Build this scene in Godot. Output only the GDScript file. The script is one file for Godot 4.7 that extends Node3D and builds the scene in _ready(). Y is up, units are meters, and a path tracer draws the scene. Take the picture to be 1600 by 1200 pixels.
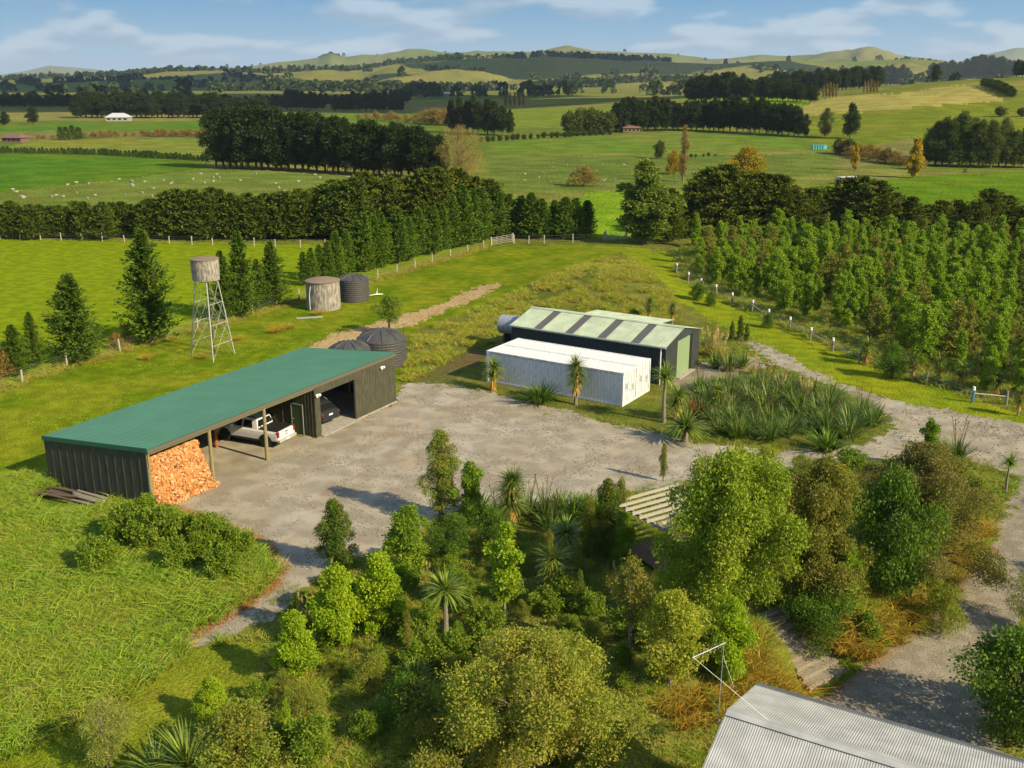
extends Node3D

# ---------------------------------------------------------------- camera constants (photo is 1600 x 1200)
const F := 1562.0
const PITCH := 0.29636
const EYE := Vector3(0, 23.08, 0)
const SUN := Vector3(0.7036, 0.5417, 0.4598)

var rng := RandomNumberGenerator.new()
var taken := {}
var nz := FastNoiseLite.new()
var nf := FastNoiseLite.new()
var mats := {}
var proto := {}

func _ready():
	rng.seed = 7
	nz.seed = 3
	nz.frequency = 1.0
	nz.noise_type = FastNoiseLite.TYPE_SIMPLEX
	nz.fractal_type = FastNoiseLite.FRACTAL_FBM
	nz.fractal_octaves = 4
	nf.seed = 9
	nf.frequency = 1.0
	nf.noise_type = FastNoiseLite.TYPE_SIMPLEX
	nf.fractal_type = FastNoiseLite.FRACTAL_NONE
	var cam := Camera3D.new()
	cam.name = "camera"
	cam.fov = 42.03
	cam.near = 0.5
	cam.far = 30000.0
	cam.position = EYE
	cam.rotation = Vector3(-PITCH, 0, 0)
	add_child(cam)
	cam.current = true
	var env := Environment.new()
	env.background_mode = Environment.BG_SKY
	env.tonemap_mode = Environment.TONE_MAPPER_LINEAR
	env.tonemap_exposure = 1.86
	env.background_energy_multiplier = 0.7
	env.sdfgi_enabled = true
	env.ssao_enabled = true
	env.ssil_enabled = true
	env.fog_enabled = true
	env.fog_density = 0.000055
	env.fog_light_color = Color(0.82, 0.9, 1.0)
	var sky := Sky.new()
	var pan := PanoramaSkyMaterial.new()
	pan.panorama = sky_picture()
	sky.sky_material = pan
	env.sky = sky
	var we := WorldEnvironment.new()
	we.name = "daylight"
	we.environment = env
	add_child(we)
	var sun := DirectionalLight3D.new()
	sun.name = "sun"
	sun.light_energy = 1.4
	sun.light_angular_distance = 0.55
	sun.light_color = Color(1.0, 0.93, 0.78)
	sun.shadow_enabled = true
	add_child(sun)
	sun.look_at_from_position(SUN * 100.0, Vector3.ZERO)
	make_materials()
	print("ground ", Time.get_ticks_msec())
	build_ground()
	print("buildings ", Time.get_ticks_msec())
	build_buildings()
	print("fences ", Time.get_ticks_msec())
	build_fences()
	build_small_things()
	print("plants ", Time.get_ticks_msec())
	build_plants()
	print("far ", Time.get_ticks_msec())
	build_far()
	print("grass ", Time.get_ticks_msec())
	build_grass()
	build_clouds()
	print("done ", Time.get_ticks_msec())

# ---------------------------------------------------------------- pixel of the photo -> point on the terrain
func ray(u: float, v: float) -> Vector3:
	var y := -(v - 600.0) / F
	return Vector3((u - 800.0) / F, y * cos(PITCH) - sin(PITCH), -(cos(PITCH) + y * sin(PITCH)))

func at_height(u: float, v: float, y := 0.0) -> Vector3:
	var d := ray(u, v)
	return EYE + d * ((y - EYE.y) / d.y)

func gp(u: float, v: float) -> Vector3:
	var d := ray(u, v)
	d /= Vector2(d.x, d.z).length()
	var r := 8.0
	var last := r
	while r < 16000.0:
		var p := EYE + d * r
		if p.y < height(p.x, p.z):
			break
		last = r
		r = r * 1.015 + 0.05
	for k in 14:
		var m := (last + r) / 2.0
		var q := EYE + d * m
		if q.y < height(q.x, q.z):
			r = m
		else:
			last = m
	var e := EYE + d * r
	return Vector3(e.x, height(e.x, e.z), e.z)

func row_height(z: float, v: float) -> float:    # height above zero of what shows in row v at depth z
	var k := (600.0 - v) / F
	return EYE.y + z * (sin(PITCH) - k * cos(PITCH)) / (cos(PITCH) + k * sin(PITCH))

func curve_at(pts: Array, x: float) -> float:
	if x <= pts[0][0]:
		return pts[0][1]
	for i in range(1, pts.size()):
		if x <= pts[i][0]:
			var t: float = (x - pts[i - 1][0]) / (pts[i][0] - pts[i - 1][0])
			return lerpf(pts[i - 1][1], pts[i][1], t)
	return pts[-1][1]

# ---------------------------------------------------------------- terrain
const DRIVE_LEFT := [[-56.3, 30.6], [-51.6, 27.9], [-47.6, 24.9], [-41.8, 19.3], [-38.2, 15.2], [-36.5, 13.0], [-33.0, 7.5], [-28.0, 1.0], [-20.0, -6.0]]
const RIDGE_D := [[600, 183], [700, 182], [800, 178], [900, 171], [1000, 164], [1100, 158], [1200, 150], [1260, 147], [1350, 139], [1450, 129], [1520, 124], [1600, 120], [1700, 116], [2000, 112]]
const RIDGE_C := [[-600, 124], [0, 126], [100, 121], [200, 118], [260, 113], [340, 112], [420, 115], [480, 113], [560, 110], [600, 103], [650, 98], [720, 93], [800, 93], [850, 86], [900, 90], [960, 94], [1050, 98], [1120, 102], [1200, 98], [1300, 97], [1420, 94], [1480, 100], [1600, 106], [2200, 110]]
const RIDGE_B := [[-600, 124], [240, 122], [260, 118], [300, 108], [380, 105], [440, 98], [500, 93], [518, 86], [540, 92], [600, 88], [640, 83], [700, 86], [760, 88], [820, 83], [870, 79], [930, 80], [1000, 83], [1040, 83], [1080, 88], [1110, 92], [1140, 92], [1180, 90], [1230, 91], [1300, 87], [1340, 85], [1400, 88], [1450, 93], [1480, 98], [1600, 101], [2200, 104]]
const RIDGE_A := [[-600, 112], [-100, 122], [0, 117], [40, 111], [80, 102], [105, 104], [150, 108], [200, 115], [260, 121], [300, 122], [1400, 121], [1470, 106], [1510, 92], [1540, 84], [1580, 75], [1640, 76], [1800, 90], [2200, 100]]
var ridge_list := [[620.0, 350.0, 900.0, RIDGE_D, 0.12], [3300.0, 1500.0, 1500.0, RIDGE_C, 0.75], [6000.0, 2000.0, 2500.0, RIDGE_B, 0.9], [11500.0, 3500.0, 3000.0, RIDGE_A, 0.5]]

func height(x: float, z: float) -> float:
	var y := 0.0
	var zz := -z
	if zz < 60.0 and zz > -40.0:
		var drop := -1.9 * smoothstep(-54.0, -34.0, z)
		var xl := curve_at(DRIVE_LEFT, z)
		var soft := lerpf(2.8, 7.0, smoothstep(-36.0, -31.0, z))
		var land := drop * smoothstep(xl - soft, xl - 0.1, x)
		if x > 9.0 and x < 16.0 and zz > 35.0 and zz < 43.0:      # the cutting that the sleeper steps lie in
			var rel := Vector2(x - 12.57, z + 36.6)
			var up := rel.dot(Vector2(-0.568, -0.823))
			var side := rel.dot(Vector2(0.823, -0.568)) - 0.27 * up
			var k := smoothstep(-0.55, -0.1, side) * (1.0 - smoothstep(2.5, 2.95, side)) * smoothstep(-0.6, -0.2, up) * (1.0 - smoothstep(3.9, 4.3, up))
			land = lerpf(land, -1.78 + 0.352 * maxf(up, 0.0), k)
		return land
	if zz < 200.0:
		if zz > 85.0 and x > -20.0 and x < 45.0:
			y += 1.7 * exp(-pow((x - 11.0) / 9.0, 2.0) - pow((z + 113.0) / 11.0, 2.0))
		return y
	var u := 800.0 + F * x / (zz * cos(PITCH))
	for rd in ridge_list:
		var zc: float = rd[0]
		if zz < zc - rd[1]:
			continue
		var s: float = (zz - zc) / (rd[1] if zz < zc else rd[2])
		var f: float = smoothstep(-1.0, 0.0, s) if s < 0.0 else 1.0 - 0.7 * smoothstep(0.0, 1.0, s)
		if f <= 0.0:
			continue
		var hc: float = row_height(-zc, curve_at(rd[3], u))
		var rough: float = nz.get_noise_2d(x / zc * 5.0 + zc, z / zc * 5.0)
		var h: float = hc * f + rough * rd[4] * absf(hc) * 2.6 * f * (1.0 - f) + rough * hc * 0.05 * rd[4] + nz.get_noise_2d(x / zc * 17.0, z / zc * 17.0 + zc) * hc * 0.16 * rd[4] * f * (1.15 - f)
		y = maxf(y, h)
	return y

func pxpoly(px: Array) -> PackedVector2Array:
	var out := PackedVector2Array()
	for p in px:
		var q := gp(p[0], p[1])
		out.append(Vector2(q.x, q.z))
	return out

func framepoly(o: Vector3, a: float, r: Array) -> PackedVector2Array:
	var out := PackedVector2Array()
	for p in r:
		var q: Vector3 = o + Vector3(cos(a), 0, -sin(a)) * p[0] + Vector3(-sin(a), 0, -cos(a)) * p[1]
		out.append(Vector2(q.x, q.z))
	return out

const YARD := [[241, 800], [620, 628], [628, 598], [690, 600], [770, 614], [850, 632], [950, 662], [1040, 680], [1110, 694], [1200, 705], [1300, 702], [1345, 694], [1400, 668], [1376, 642], [1330, 614], [1270, 592], [1215, 572], [1180, 548], [1160, 528], [1205, 541], [1250, 566], [1300, 594], [1360, 615], [1430, 632], [1500, 645], [1600, 661], [1800, 690], [1800, 770], [1600, 748], [1530, 722], [1450, 708], [1400, 718], [1330, 728], [1200, 742], [1100, 748], [1000, 768], [900, 790], [800, 792], [720, 792], [650, 832], [600, 862], [540, 882], [488, 900], [442, 946], [424, 968], [350, 996], [292, 1014], [274, 1002], [330, 968], [400, 930], [432, 892], [404, 852], [330, 826], [270, 806]]
const APRON := [[1040, 596], [1090, 571], [1180, 558], [1200, 572], [1120, 600], [1060, 615]]
const TRACK := [[440, 590], [500, 530], [560, 511], [630, 493], [690, 474], [740, 450], [786, 440], [776, 452], [722, 475], [664, 500], [604, 522], [560, 542], [520, 566], [480, 600]]
const OLD_TRACK := [[640, 600], [690, 570], [740, 545], [790, 530], [800, 545], [760, 560], [720, 582], [700, 600]]
const LAWN_WEST := [[-900, 760], [-900, 700], [-60, 632], [105, 578], [395, 494], [590, 438], [768, 385], [945, 382], [985, 386], [940, 402], [860, 430], [790, 462], [640, 522], [622, 560], [622, 600], [600, 650], [230, 760], [75, 748], [40, 745], [-60, 755]]
const LAWN_EAST := [[960, 388], [985, 384], [1058, 398], [1056, 424], [1085, 450], [1150, 480], [1230, 515], [1300, 545], [1400, 586], [1520, 626], [1600, 645], [1800, 680], [1800, 694], [1600, 663], [1500, 646], [1430, 633], [1360, 616], [1300, 595], [1240, 565], [1165, 528], [1110, 500], [1058, 470], [1020, 430], [985, 405]]
const PADDOCK := [[-900, 690], [-60, 628], [105, 575], [395, 491], [590, 435], [768, 382], [780, 372], [560, 384], [0, 372], [-900, 372]]
const MEADOW := [[-500, 758], [-60, 757], [40, 747], [75, 750], [235, 805], [270, 808], [330, 828], [400, 855], [430, 892], [400, 930], [330, 968], [270, 1000], [285, 1020], [240, 1060], [120, 1130], [0, 1185], [-200, 1250], [-500, 1250]]
const MOWN := [[285, 1018], [350, 1004], [420, 1000], [400, 1060], [330, 1120], [250, 1250], [-300, 1270], [-200, 1252], [0, 1187], [120, 1132], [240, 1062]]
const DRIVE := [[1588, 742], [1574, 798], [1540, 858], [1440, 963], [1345, 1043], [1284, 1084], [1150, 1180], [1000, 1300], [1500, 1330], [1590, 1210], [1556, 1130], [1536, 1060], [1580, 985], [1650, 900], [1760, 790], [1800, 745], [1680, 745]]
const PLANTATION := [[1058, 398], [1056, 424], [1085, 450], [1150, 480], [1230, 515], [1300, 545], [1400, 586], [1520, 626], [1600, 645], [1800, 680], [2200, 640], [2000, 380], [1600, 372], [1080, 372]]

var surfaces := []   # [name, polygon, bounds, colour a, colour b, material, far]

func add_surface(called: String, poly: PackedVector2Array, ca: Color, cb: Color, m: String):
	var lo := poly[0]
	var hi := poly[0]
	for p in poly:
		lo = lo.min(p)
		hi = hi.max(p)
	surfaces.append([called, poly, Rect2(lo - Vector2.ONE * 2, hi - lo + Vector2.ONE * 4), ca, cb, m])

func surface_at(x: float, z: float) -> int:
	var p := Vector2(x, z)
	for i in surfaces.size():
		if surfaces[i][2].has_point(p) and Geometry2D.is_point_in_polygon(p, surfaces[i][1]):
			return i
	return -1

func build_ground():
	var shed_o := Vector3(-19.887, 0, -51.044)
	add_surface("driveway", pxpoly(DRIVE), Color(0.2, 0.172, 0.122), Color(0.225, 0.197, 0.145), "concrete")
	add_surface("gravel_yard", pxpoly(YARD), Color(0.275, 0.236, 0.17), Color(0.3, 0.264, 0.198), "gravel")
	add_surface("gravel_yard", framepoly(shed_o, 1.061, [[0.1, -0.5], [14, -0.5], [14, 8.7], [0.1, 8.7]]), Color(0.275, 0.236, 0.17), Color(0.3, 0.264, 0.198), "gravel")
	add_surface("gravel_yard", pxpoly(APRON), Color(0.22, 0.175, 0.115), Color(0.25, 0.21, 0.15), "gravel")
	add_surface("dirt_track", pxpoly(TRACK), Color(0.36, 0.25, 0.115), Color(0.4, 0.29, 0.15), "dirt")
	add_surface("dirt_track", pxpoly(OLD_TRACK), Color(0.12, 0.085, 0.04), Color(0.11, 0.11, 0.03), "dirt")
	add_surface("lawn", pxpoly(MOWN), Color(0.12, 0.15, 0.01), Color(0.17, 0.18, 0.016), "grass")
	add_surface("meadow", pxpoly(MEADOW), Color(0.1, 0.15, 0.014), Color(0.13, 0.16, 0.024), "grass")
	add_surface("lawn", pxpoly(LAWN_WEST), Color(0.1, 0.15, 0.006), Color(0.165, 0.185, 0.01), "grass")
	add_surface("lawn", pxpoly(LAWN_EAST), Color(0.15, 0.195, 0.008), Color(0.19, 0.21, 0.01), "grass")
	add_surface("paddock", pxpoly(PADDOCK), Color(0.15, 0.205, 0.006), Color(0.165, 0.215, 0.007), "grass")
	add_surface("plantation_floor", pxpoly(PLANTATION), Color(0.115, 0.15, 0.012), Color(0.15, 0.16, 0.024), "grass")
	var field := func(px, a, b): add_surface("field", pxpoly(px), a, b, "grass_far")
	field.call([[-500, 246], [0, 240], [170, 241], [300, 252], [335, 262], [150, 285], [0, 301], [-500, 330]], Color(0.06, 0.14, 0.012), Color(0.085, 0.145, 0.015))
	field.call([[-500, 332], [0, 302], [150, 286], [335, 263], [700, 285], [780, 300], [780, 345], [-500, 366]], Color(0.13, 0.14, 0.03), Color(0.11, 0.16, 0.03))
	field.call([[0, 232], [60, 218], [320, 216], [330, 250], [180, 240]], Color(0.17, 0.17, 0.03), Color(0.13, 0.17, 0.03))
	field.call([[-300, 214], [60, 205], [330, 205], [330, 214], [40, 217], [-300, 230]], Color(0.16, 0.13, 0.05), Color(0.14, 0.15, 0.04))
	field.call([[-300, 205], [0, 197], [180, 190], [330, 190], [330, 204], [-300, 214]], Color(0.06, 0.15, 0.015), Color(0.1, 0.15, 0.02))
	field.call([[440, 178], [660, 175], [670, 196], [450, 196]], Color(0.11, 0.17, 0.02), Color(0.08, 0.14, 0.02))
	field.call([[640, 168], [740, 165], [730, 190], [650, 185]], Color(0.27, 0.19, 0.09), Color(0.22, 0.17, 0.06))
	field.call([[925, 300], [1090, 296], [1090, 372], [925, 374], [850, 340]], Color(0.13, 0.23, 0.012), Color(0.17, 0.25, 0.016))
	field.call([[760, 244], [1300, 240], [1310, 270], [1080, 294], [770, 300]], Color(0.12, 0.15, 0.03), Color(0.09, 0.13, 0.025))
	field.call([[770, 213], [960, 205], [1260, 206], [1270, 232], [1100, 242], [760, 236]], Color(0.1, 0.16, 0.02), Color(0.13, 0.16, 0.03))
	field.call([[1260, 292], [1430, 276], [1600, 268], [2000, 262], [2000, 370], [1270, 372]], Color(0.075, 0.15, 0.01), Color(0.1, 0.16, 0.012))
	field.call([[1270, 240], [1440, 215], [1460, 240], [1330, 265]], Color(0.16, 0.15, 0.05), Color(0.12, 0.14, 0.03))
	field.call([[1240, 182], [1400, 172], [1560, 160], [1800, 150], [1800, 235], [1330, 238], [1250, 215]], Color(0.12, 0.155, 0.016), Color(0.15, 0.165, 0.022))
	field.call([[1230, 180], [1290, 152], [1400, 146], [1500, 132], [1545, 138], [1570, 158], [1400, 173]], Color(0.30, 0.25, 0.07), Color(0.25, 0.23, 0.06))
	field.call([[1040, 152], [1180, 148], [1280, 152], [1230, 172], [1090, 160]], Color(0.13, 0.24, 0.012), Color(0.16, 0.25, 0.02))
	field.call([[790, 170], [960, 168], [960, 198], [800, 200]], Color(0.15, 0.19, 0.02), Color(0.13, 0.17, 0.03))
	field.call([[1010, 165], [1250, 165], [1250, 182], [1020, 182]], Color(0.12, 0.15, 0.03), Color(0.1, 0.13, 0.03))
	# rows (distances) and columns (bearings) of one sheet that reaches the horizon
	var rows := PackedFloat32Array([1.5, 5.0, 9.0, 13.0])
	var v := 1240.0
	while v > 149.0:
		var d := ray(800, v)
		rows.append(EYE.y / -d.y * -d.z)
		v -= 2.0 if v > 300.0 else 1.6
	var r := rows[-1]
	while r < 15500.0:
		r *= 1.022
		rows.append(r)
	var cols := PackedFloat32Array()
	var az := -180.0
	while az < 180.0:
		cols.append(deg_to_rad(az))
		az += 0.1 if absf(az) < 30.0 else (0.6 if absf(az) < 45.0 else 5.0)
	cols.append(PI)
	var nr := rows.size()
	var nc := cols.size()
	var pos := PackedVector3Array()
	pos.resize(nr * nc)
	for j in nc:
		var s := sin(cols[j])
		var c := cos(cols[j])
		for i in nr:
			var x := s * rows[i]
			var z := -c * rows[i]
			pos[j * nr + i] = Vector3(x, height(x, z), z)
	var nor := PackedVector3Array()
	nor.resize(nr * nc)
	for j in nc:
		for i in nr:
			var a := pos[maxi(j - 1, 0) * nr + i]
			var b := pos[mini(j + 1, nc - 1) * nr + i]
			var e := pos[j * nr + maxi(i - 1, 0)]
			var g := pos[j * nr + mini(i + 1, nr - 1)]
			var n := (b - a).cross(e - g)
			nor[j * nr + i] = -n.normalized() if n.y < 0.0 else n.normalized()
	print("grid ", nr, " x ", nc)
	# which surface each cell belongs to
	var buckets := {}
	var base := [["ground", Color(0.1, 0.12, 0.016), Color(0.14, 0.14, 0.03), "grass"], ["far_field", Color(0.12, 0.145, 0.024), Color(0.19, 0.175, 0.045), "grass_far"], ["hills", Color(0.12, 0.145, 0.024), Color(0.19, 0.175, 0.045), "grass_far"]]
	for j in nc - 1:
		for i in nr - 1:
			var p := (pos[j * nr + i] + pos[(j + 1) * nr + i + 1]) * 0.5
			var k := -1
			var q := maxf(0.0, rows[i])
			if q < 1500.0:
				var wob := clampf(q * 0.004, 0.16, 1.5)
				var px := p.x + nf.get_noise_2d(p.x * 1.1, p.z * 1.1) * wob + nf.get_noise_2d(p.x * 0.3 + 50.0, p.z * 0.3) * wob
				var pz := p.z + nf.get_noise_2d(p.x * 1.1 + 90.0, p.z * 1.1) * wob + nf.get_noise_2d(p.x * 0.3 + 50.0, p.z * 0.3 + 30.0) * wob
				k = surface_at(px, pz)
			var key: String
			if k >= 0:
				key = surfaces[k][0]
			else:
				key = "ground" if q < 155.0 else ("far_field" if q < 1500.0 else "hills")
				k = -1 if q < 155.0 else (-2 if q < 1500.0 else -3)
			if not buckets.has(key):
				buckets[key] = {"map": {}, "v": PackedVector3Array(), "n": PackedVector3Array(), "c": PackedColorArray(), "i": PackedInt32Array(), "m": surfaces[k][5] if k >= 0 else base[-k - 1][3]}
			var bk = buckets[key]
			var ids := PackedInt32Array([0, 0, 0, 0])
			var corner := [j * nr + i, j * nr + i + 1, (j + 1) * nr + i + 1, (j + 1) * nr + i]
			for w in 4:
				var id: int = corner[w]
				var mk: int = id * 40 + (k + 4)
				var have = bk.map.get(mk, -1)
				if have < 0:
					have = bk.v.size()
					bk.map[mk] = have
					var pp := pos[id]
					bk.v.append(pp)
					bk.n.append(nor[id])
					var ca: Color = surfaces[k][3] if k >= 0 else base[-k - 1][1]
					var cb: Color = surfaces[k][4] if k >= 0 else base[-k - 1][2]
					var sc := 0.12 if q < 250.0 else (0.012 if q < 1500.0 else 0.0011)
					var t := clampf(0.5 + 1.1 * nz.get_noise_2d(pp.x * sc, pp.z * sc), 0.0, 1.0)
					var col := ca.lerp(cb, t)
					if key == "gravel_yard" and k >= 0:      # clay showing through, and paler worn lanes
						var clay := smoothstep(0.3, 0.62, nz.get_noise_2d(pp.x * 0.33 + 40.0, pp.z * 0.33))
						col = col.lerp(Color(0.27, 0.17, 0.09), clay * 0.3)
						var worn := smoothstep(0.12, 0.4, nz.get_noise_2d((pp.x * 0.58 - pp.z * 0.81) * 0.035, (pp.x * 0.81 + pp.z * 0.58) * 0.16 + 7.0))
						col = col.lerp(Color(0.34, 0.315, 0.265), worn * 0.32)
					if k <= -2:     # the far country is a patchwork of paddocks
						var cell := 170.0 if k == -2 else 420.0
						var tint := nf.get_noise_2d(floorf(pp.x / cell + 0.35 * nf.get_noise_2d(pp.x / cell * 0.4, pp.z / cell * 0.4)) * 7.3, floorf(pp.z / cell * 0.6) * 5.1)
						col = col.lerp(Color(0.08, 0.13, 0.02) if tint < 0.0 else Color(0.21, 0.18, 0.06), clampf(absf(tint) * (0.95 if k == -2 else 0.5), 0.0, 0.7))
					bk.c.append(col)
				ids[w] = have
			bk.i.append_array(PackedInt32Array([ids[0], ids[1], ids[2], ids[0], ids[2], ids[3]]))
	for key in buckets:
		var bk = buckets[key]
		var arr := []
		arr.resize(Mesh.ARRAY_MAX)
		arr[Mesh.ARRAY_VERTEX] = bk.v
		arr[Mesh.ARRAY_NORMAL] = bk.n
		arr[Mesh.ARRAY_COLOR] = bk.c
		arr[Mesh.ARRAY_INDEX] = bk.i
		var am := ArrayMesh.new()
		am.add_surface_from_arrays(Mesh.PRIMITIVE_TRIANGLES, arr)
		var mi := MeshInstance3D.new()
		mi.name = key
		mi.mesh = am
		mi.material_override = mats[bk.m]
		mi.set_meta("kind", "structure")
		mi.set_meta("label", GROUND_LABEL[key][0])
		mi.set_meta("category", GROUND_LABEL[key][1])
		add_child(mi)

const GROUND_LABEL := {
	"ground": ["rough olive garden ground between the shrubs and round the sheds", "ground"],
	"driveway": ["concrete driveway crossed by tree shadows beside the corrugated roof", "driveway"],
	"gravel_yard": ["pale grey gravel yard and road between the sheds", "gravel yard"],
	"dirt_track": ["bare tan dirt track running past the water tanks", "track"],
	"lawn": ["mown green grass strips beside the fences", "lawn"],
	"meadow": ["unmown rank grass slope below the weathered post pile", "meadow"],
	"paddock": ["bright yellow-green paddock between the post fence and the dark hedge", "paddock"],
	"plantation_floor": ["shaded rough ground under the young tree plantation", "ground"],
	"field": ["patchwork of green, olive and straw fields beyond the hedges", "field"],
	"far_field": ["wide olive plain of distant paddocks", "field"],
	"hills": ["rolling green and tawny hills on the skyline", "hills"],
}

# ---------------------------------------------------------------- sky: air and clouds
func sky_picture() -> ImageTexture:
	var w := 4096
	var h := 2048
	var im := Image.create(w, h, false, Image.FORMAT_RGB8)
	var n := FastNoiseLite.new()
	n.seed = 21
	n.noise_type = FastNoiseLite.TYPE_SIMPLEX
	n.fractal_type = FastNoiseLite.FRACTAL_FBM
	n.fractal_octaves = 5
	n.frequency = 1.0
	var y := 0
	while y < h / 2:
		var el := (0.5 - (y + 0.5) / h) * 180.0
		var bs := 1 if el < 7.0 else (4 if el < 25.0 else 16)
		var sky := air(el)
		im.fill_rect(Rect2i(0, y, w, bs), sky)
		var sy := sin(deg_to_rad(el))
		var x := 0
		while x < w:
			var az := x * TAU / w
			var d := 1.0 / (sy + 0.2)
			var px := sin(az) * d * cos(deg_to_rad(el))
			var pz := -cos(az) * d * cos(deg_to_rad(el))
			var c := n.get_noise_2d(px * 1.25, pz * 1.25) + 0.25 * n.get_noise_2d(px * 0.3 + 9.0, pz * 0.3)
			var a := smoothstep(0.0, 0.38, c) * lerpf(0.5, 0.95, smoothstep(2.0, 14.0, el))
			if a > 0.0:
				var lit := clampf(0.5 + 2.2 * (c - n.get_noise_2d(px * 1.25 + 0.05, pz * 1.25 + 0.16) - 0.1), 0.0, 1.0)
				var cl := Color(0.62, 0.66, 0.71).lerp(Color(0.84, 0.84, 0.84), lit).lerp(Color(0.95, 0.95, 0.95), 0.75 * smoothstep(4.0, 20.0, el))  # clouds thickened and whitened higher up to add fill light from overhead
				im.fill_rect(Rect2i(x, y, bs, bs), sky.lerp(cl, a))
			x += bs
		y += bs
	im.fill_rect(Rect2i(0, h / 2, w, h / 2), Color(0.36, 0.40, 0.27))
	return ImageTexture.create_from_image(im)

func air(el: float) -> Color:
	var stops := [[0.0, Color(0.63, 0.725, 0.775)], [1.5, Color(0.57, 0.69, 0.77)], [4.0, Color(0.435, 0.61, 0.745)], [10.0, Color(0.40, 0.59, 0.76)], [35.0, Color(0.34, 0.54, 0.76)], [90.0, Color(0.27, 0.46, 0.72)]]
	for i in range(1, stops.size()):
		if el <= stops[i][0]:
			return stops[i - 1][1].lerp(stops[i][1], (el - stops[i - 1][0]) / (stops[i][0] - stops[i - 1][0]))
	return stops[-1][1]

# ---------------------------------------------------------------- textures and materials
var mean_of := {}    # average linear value of each grain texture, so that materials keep their given colour

func grain(freq: float, octaves: int, lo: float, hi: float, size := 512, sd := 1, type := FastNoiseLite.TYPE_SIMPLEX) -> ImageTexture:
	var n := FastNoiseLite.new()
	n.seed = sd
	n.noise_type = type
	n.frequency = freq
	n.fractal_octaves = octaves
	n.fractal_type = FastNoiseLite.FRACTAL_FBM if octaves > 1 else FastNoiseLite.FRACTAL_NONE
	var im := n.get_seamless_image(size, size)
	im.convert(Image.FORMAT_L8)
	var d := im.get_data()
	var lut := PackedByteArray()
	lut.resize(256)
	for i in 256:
		lut[i] = int(255.0 * clampf(lerpf(lo, hi, smoothstep(0.15, 0.85, i / 255.0)), 0.0, 1.0))
	for i in d.size():
		d[i] = lut[d[i]]
	var out := ImageTexture.create_from_image(Image.create_from_data(size, size, false, Image.FORMAT_L8, d))
	mean_of[out] = pow((lo + hi) / 2.0, 2.2)
	return out

func mat(called: String, albedo: Color, rough := 0.9, opts := {}) -> StandardMaterial3D:
	var m := StandardMaterial3D.new()
	m.resource_name = called
	var k: float = 1.0 / ((mean_of[opts.tex] if opts.has("tex") else 1.0) * (mean_of[opts.detail] if opts.has("detail") else 1.0))
	m.albedo_color = Color(albedo.r * k, albedo.g * k, albedo.b * k).linear_to_srgb()
	m.roughness = rough
	m.metallic_specular = opts.get("spec", 0.4)
	m.metallic = opts.get("metal", 0.0)
	if opts.get("vc", false):
		m.vertex_color_use_as_albedo = true
	if opts.has("tex"):
		m.albedo_texture = opts.tex
		m.uv1_triplanar = true
		m.uv1_world_triplanar = opts.get("world", true)
		m.uv1_scale = Vector3.ONE * opts.get("scale", 1.0) if not opts.has("scale3") else opts.scale3
	if opts.has("detail"):
		m.detail_enabled = true
		m.detail_albedo = opts.detail
		m.detail_blend_mode = BaseMaterial3D.BLEND_MODE_MUL
		m.detail_uv_layer = BaseMaterial3D.DETAIL_UV_2
		m.uv2_triplanar = true
		m.uv2_world_triplanar = true
		m.uv2_scale = Vector3.ONE * opts.get("scale2", 0.1)
	if opts.has("bump"):
		m.heightmap_enabled = true
		m.heightmap_texture = opts.bump
		m.heightmap_scale = opts.get("depth", 2.0)
	if opts.has("back"):
		m.backlight_enabled = true
		m.backlight = opts.back
	mats[called] = m
	return m

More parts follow.
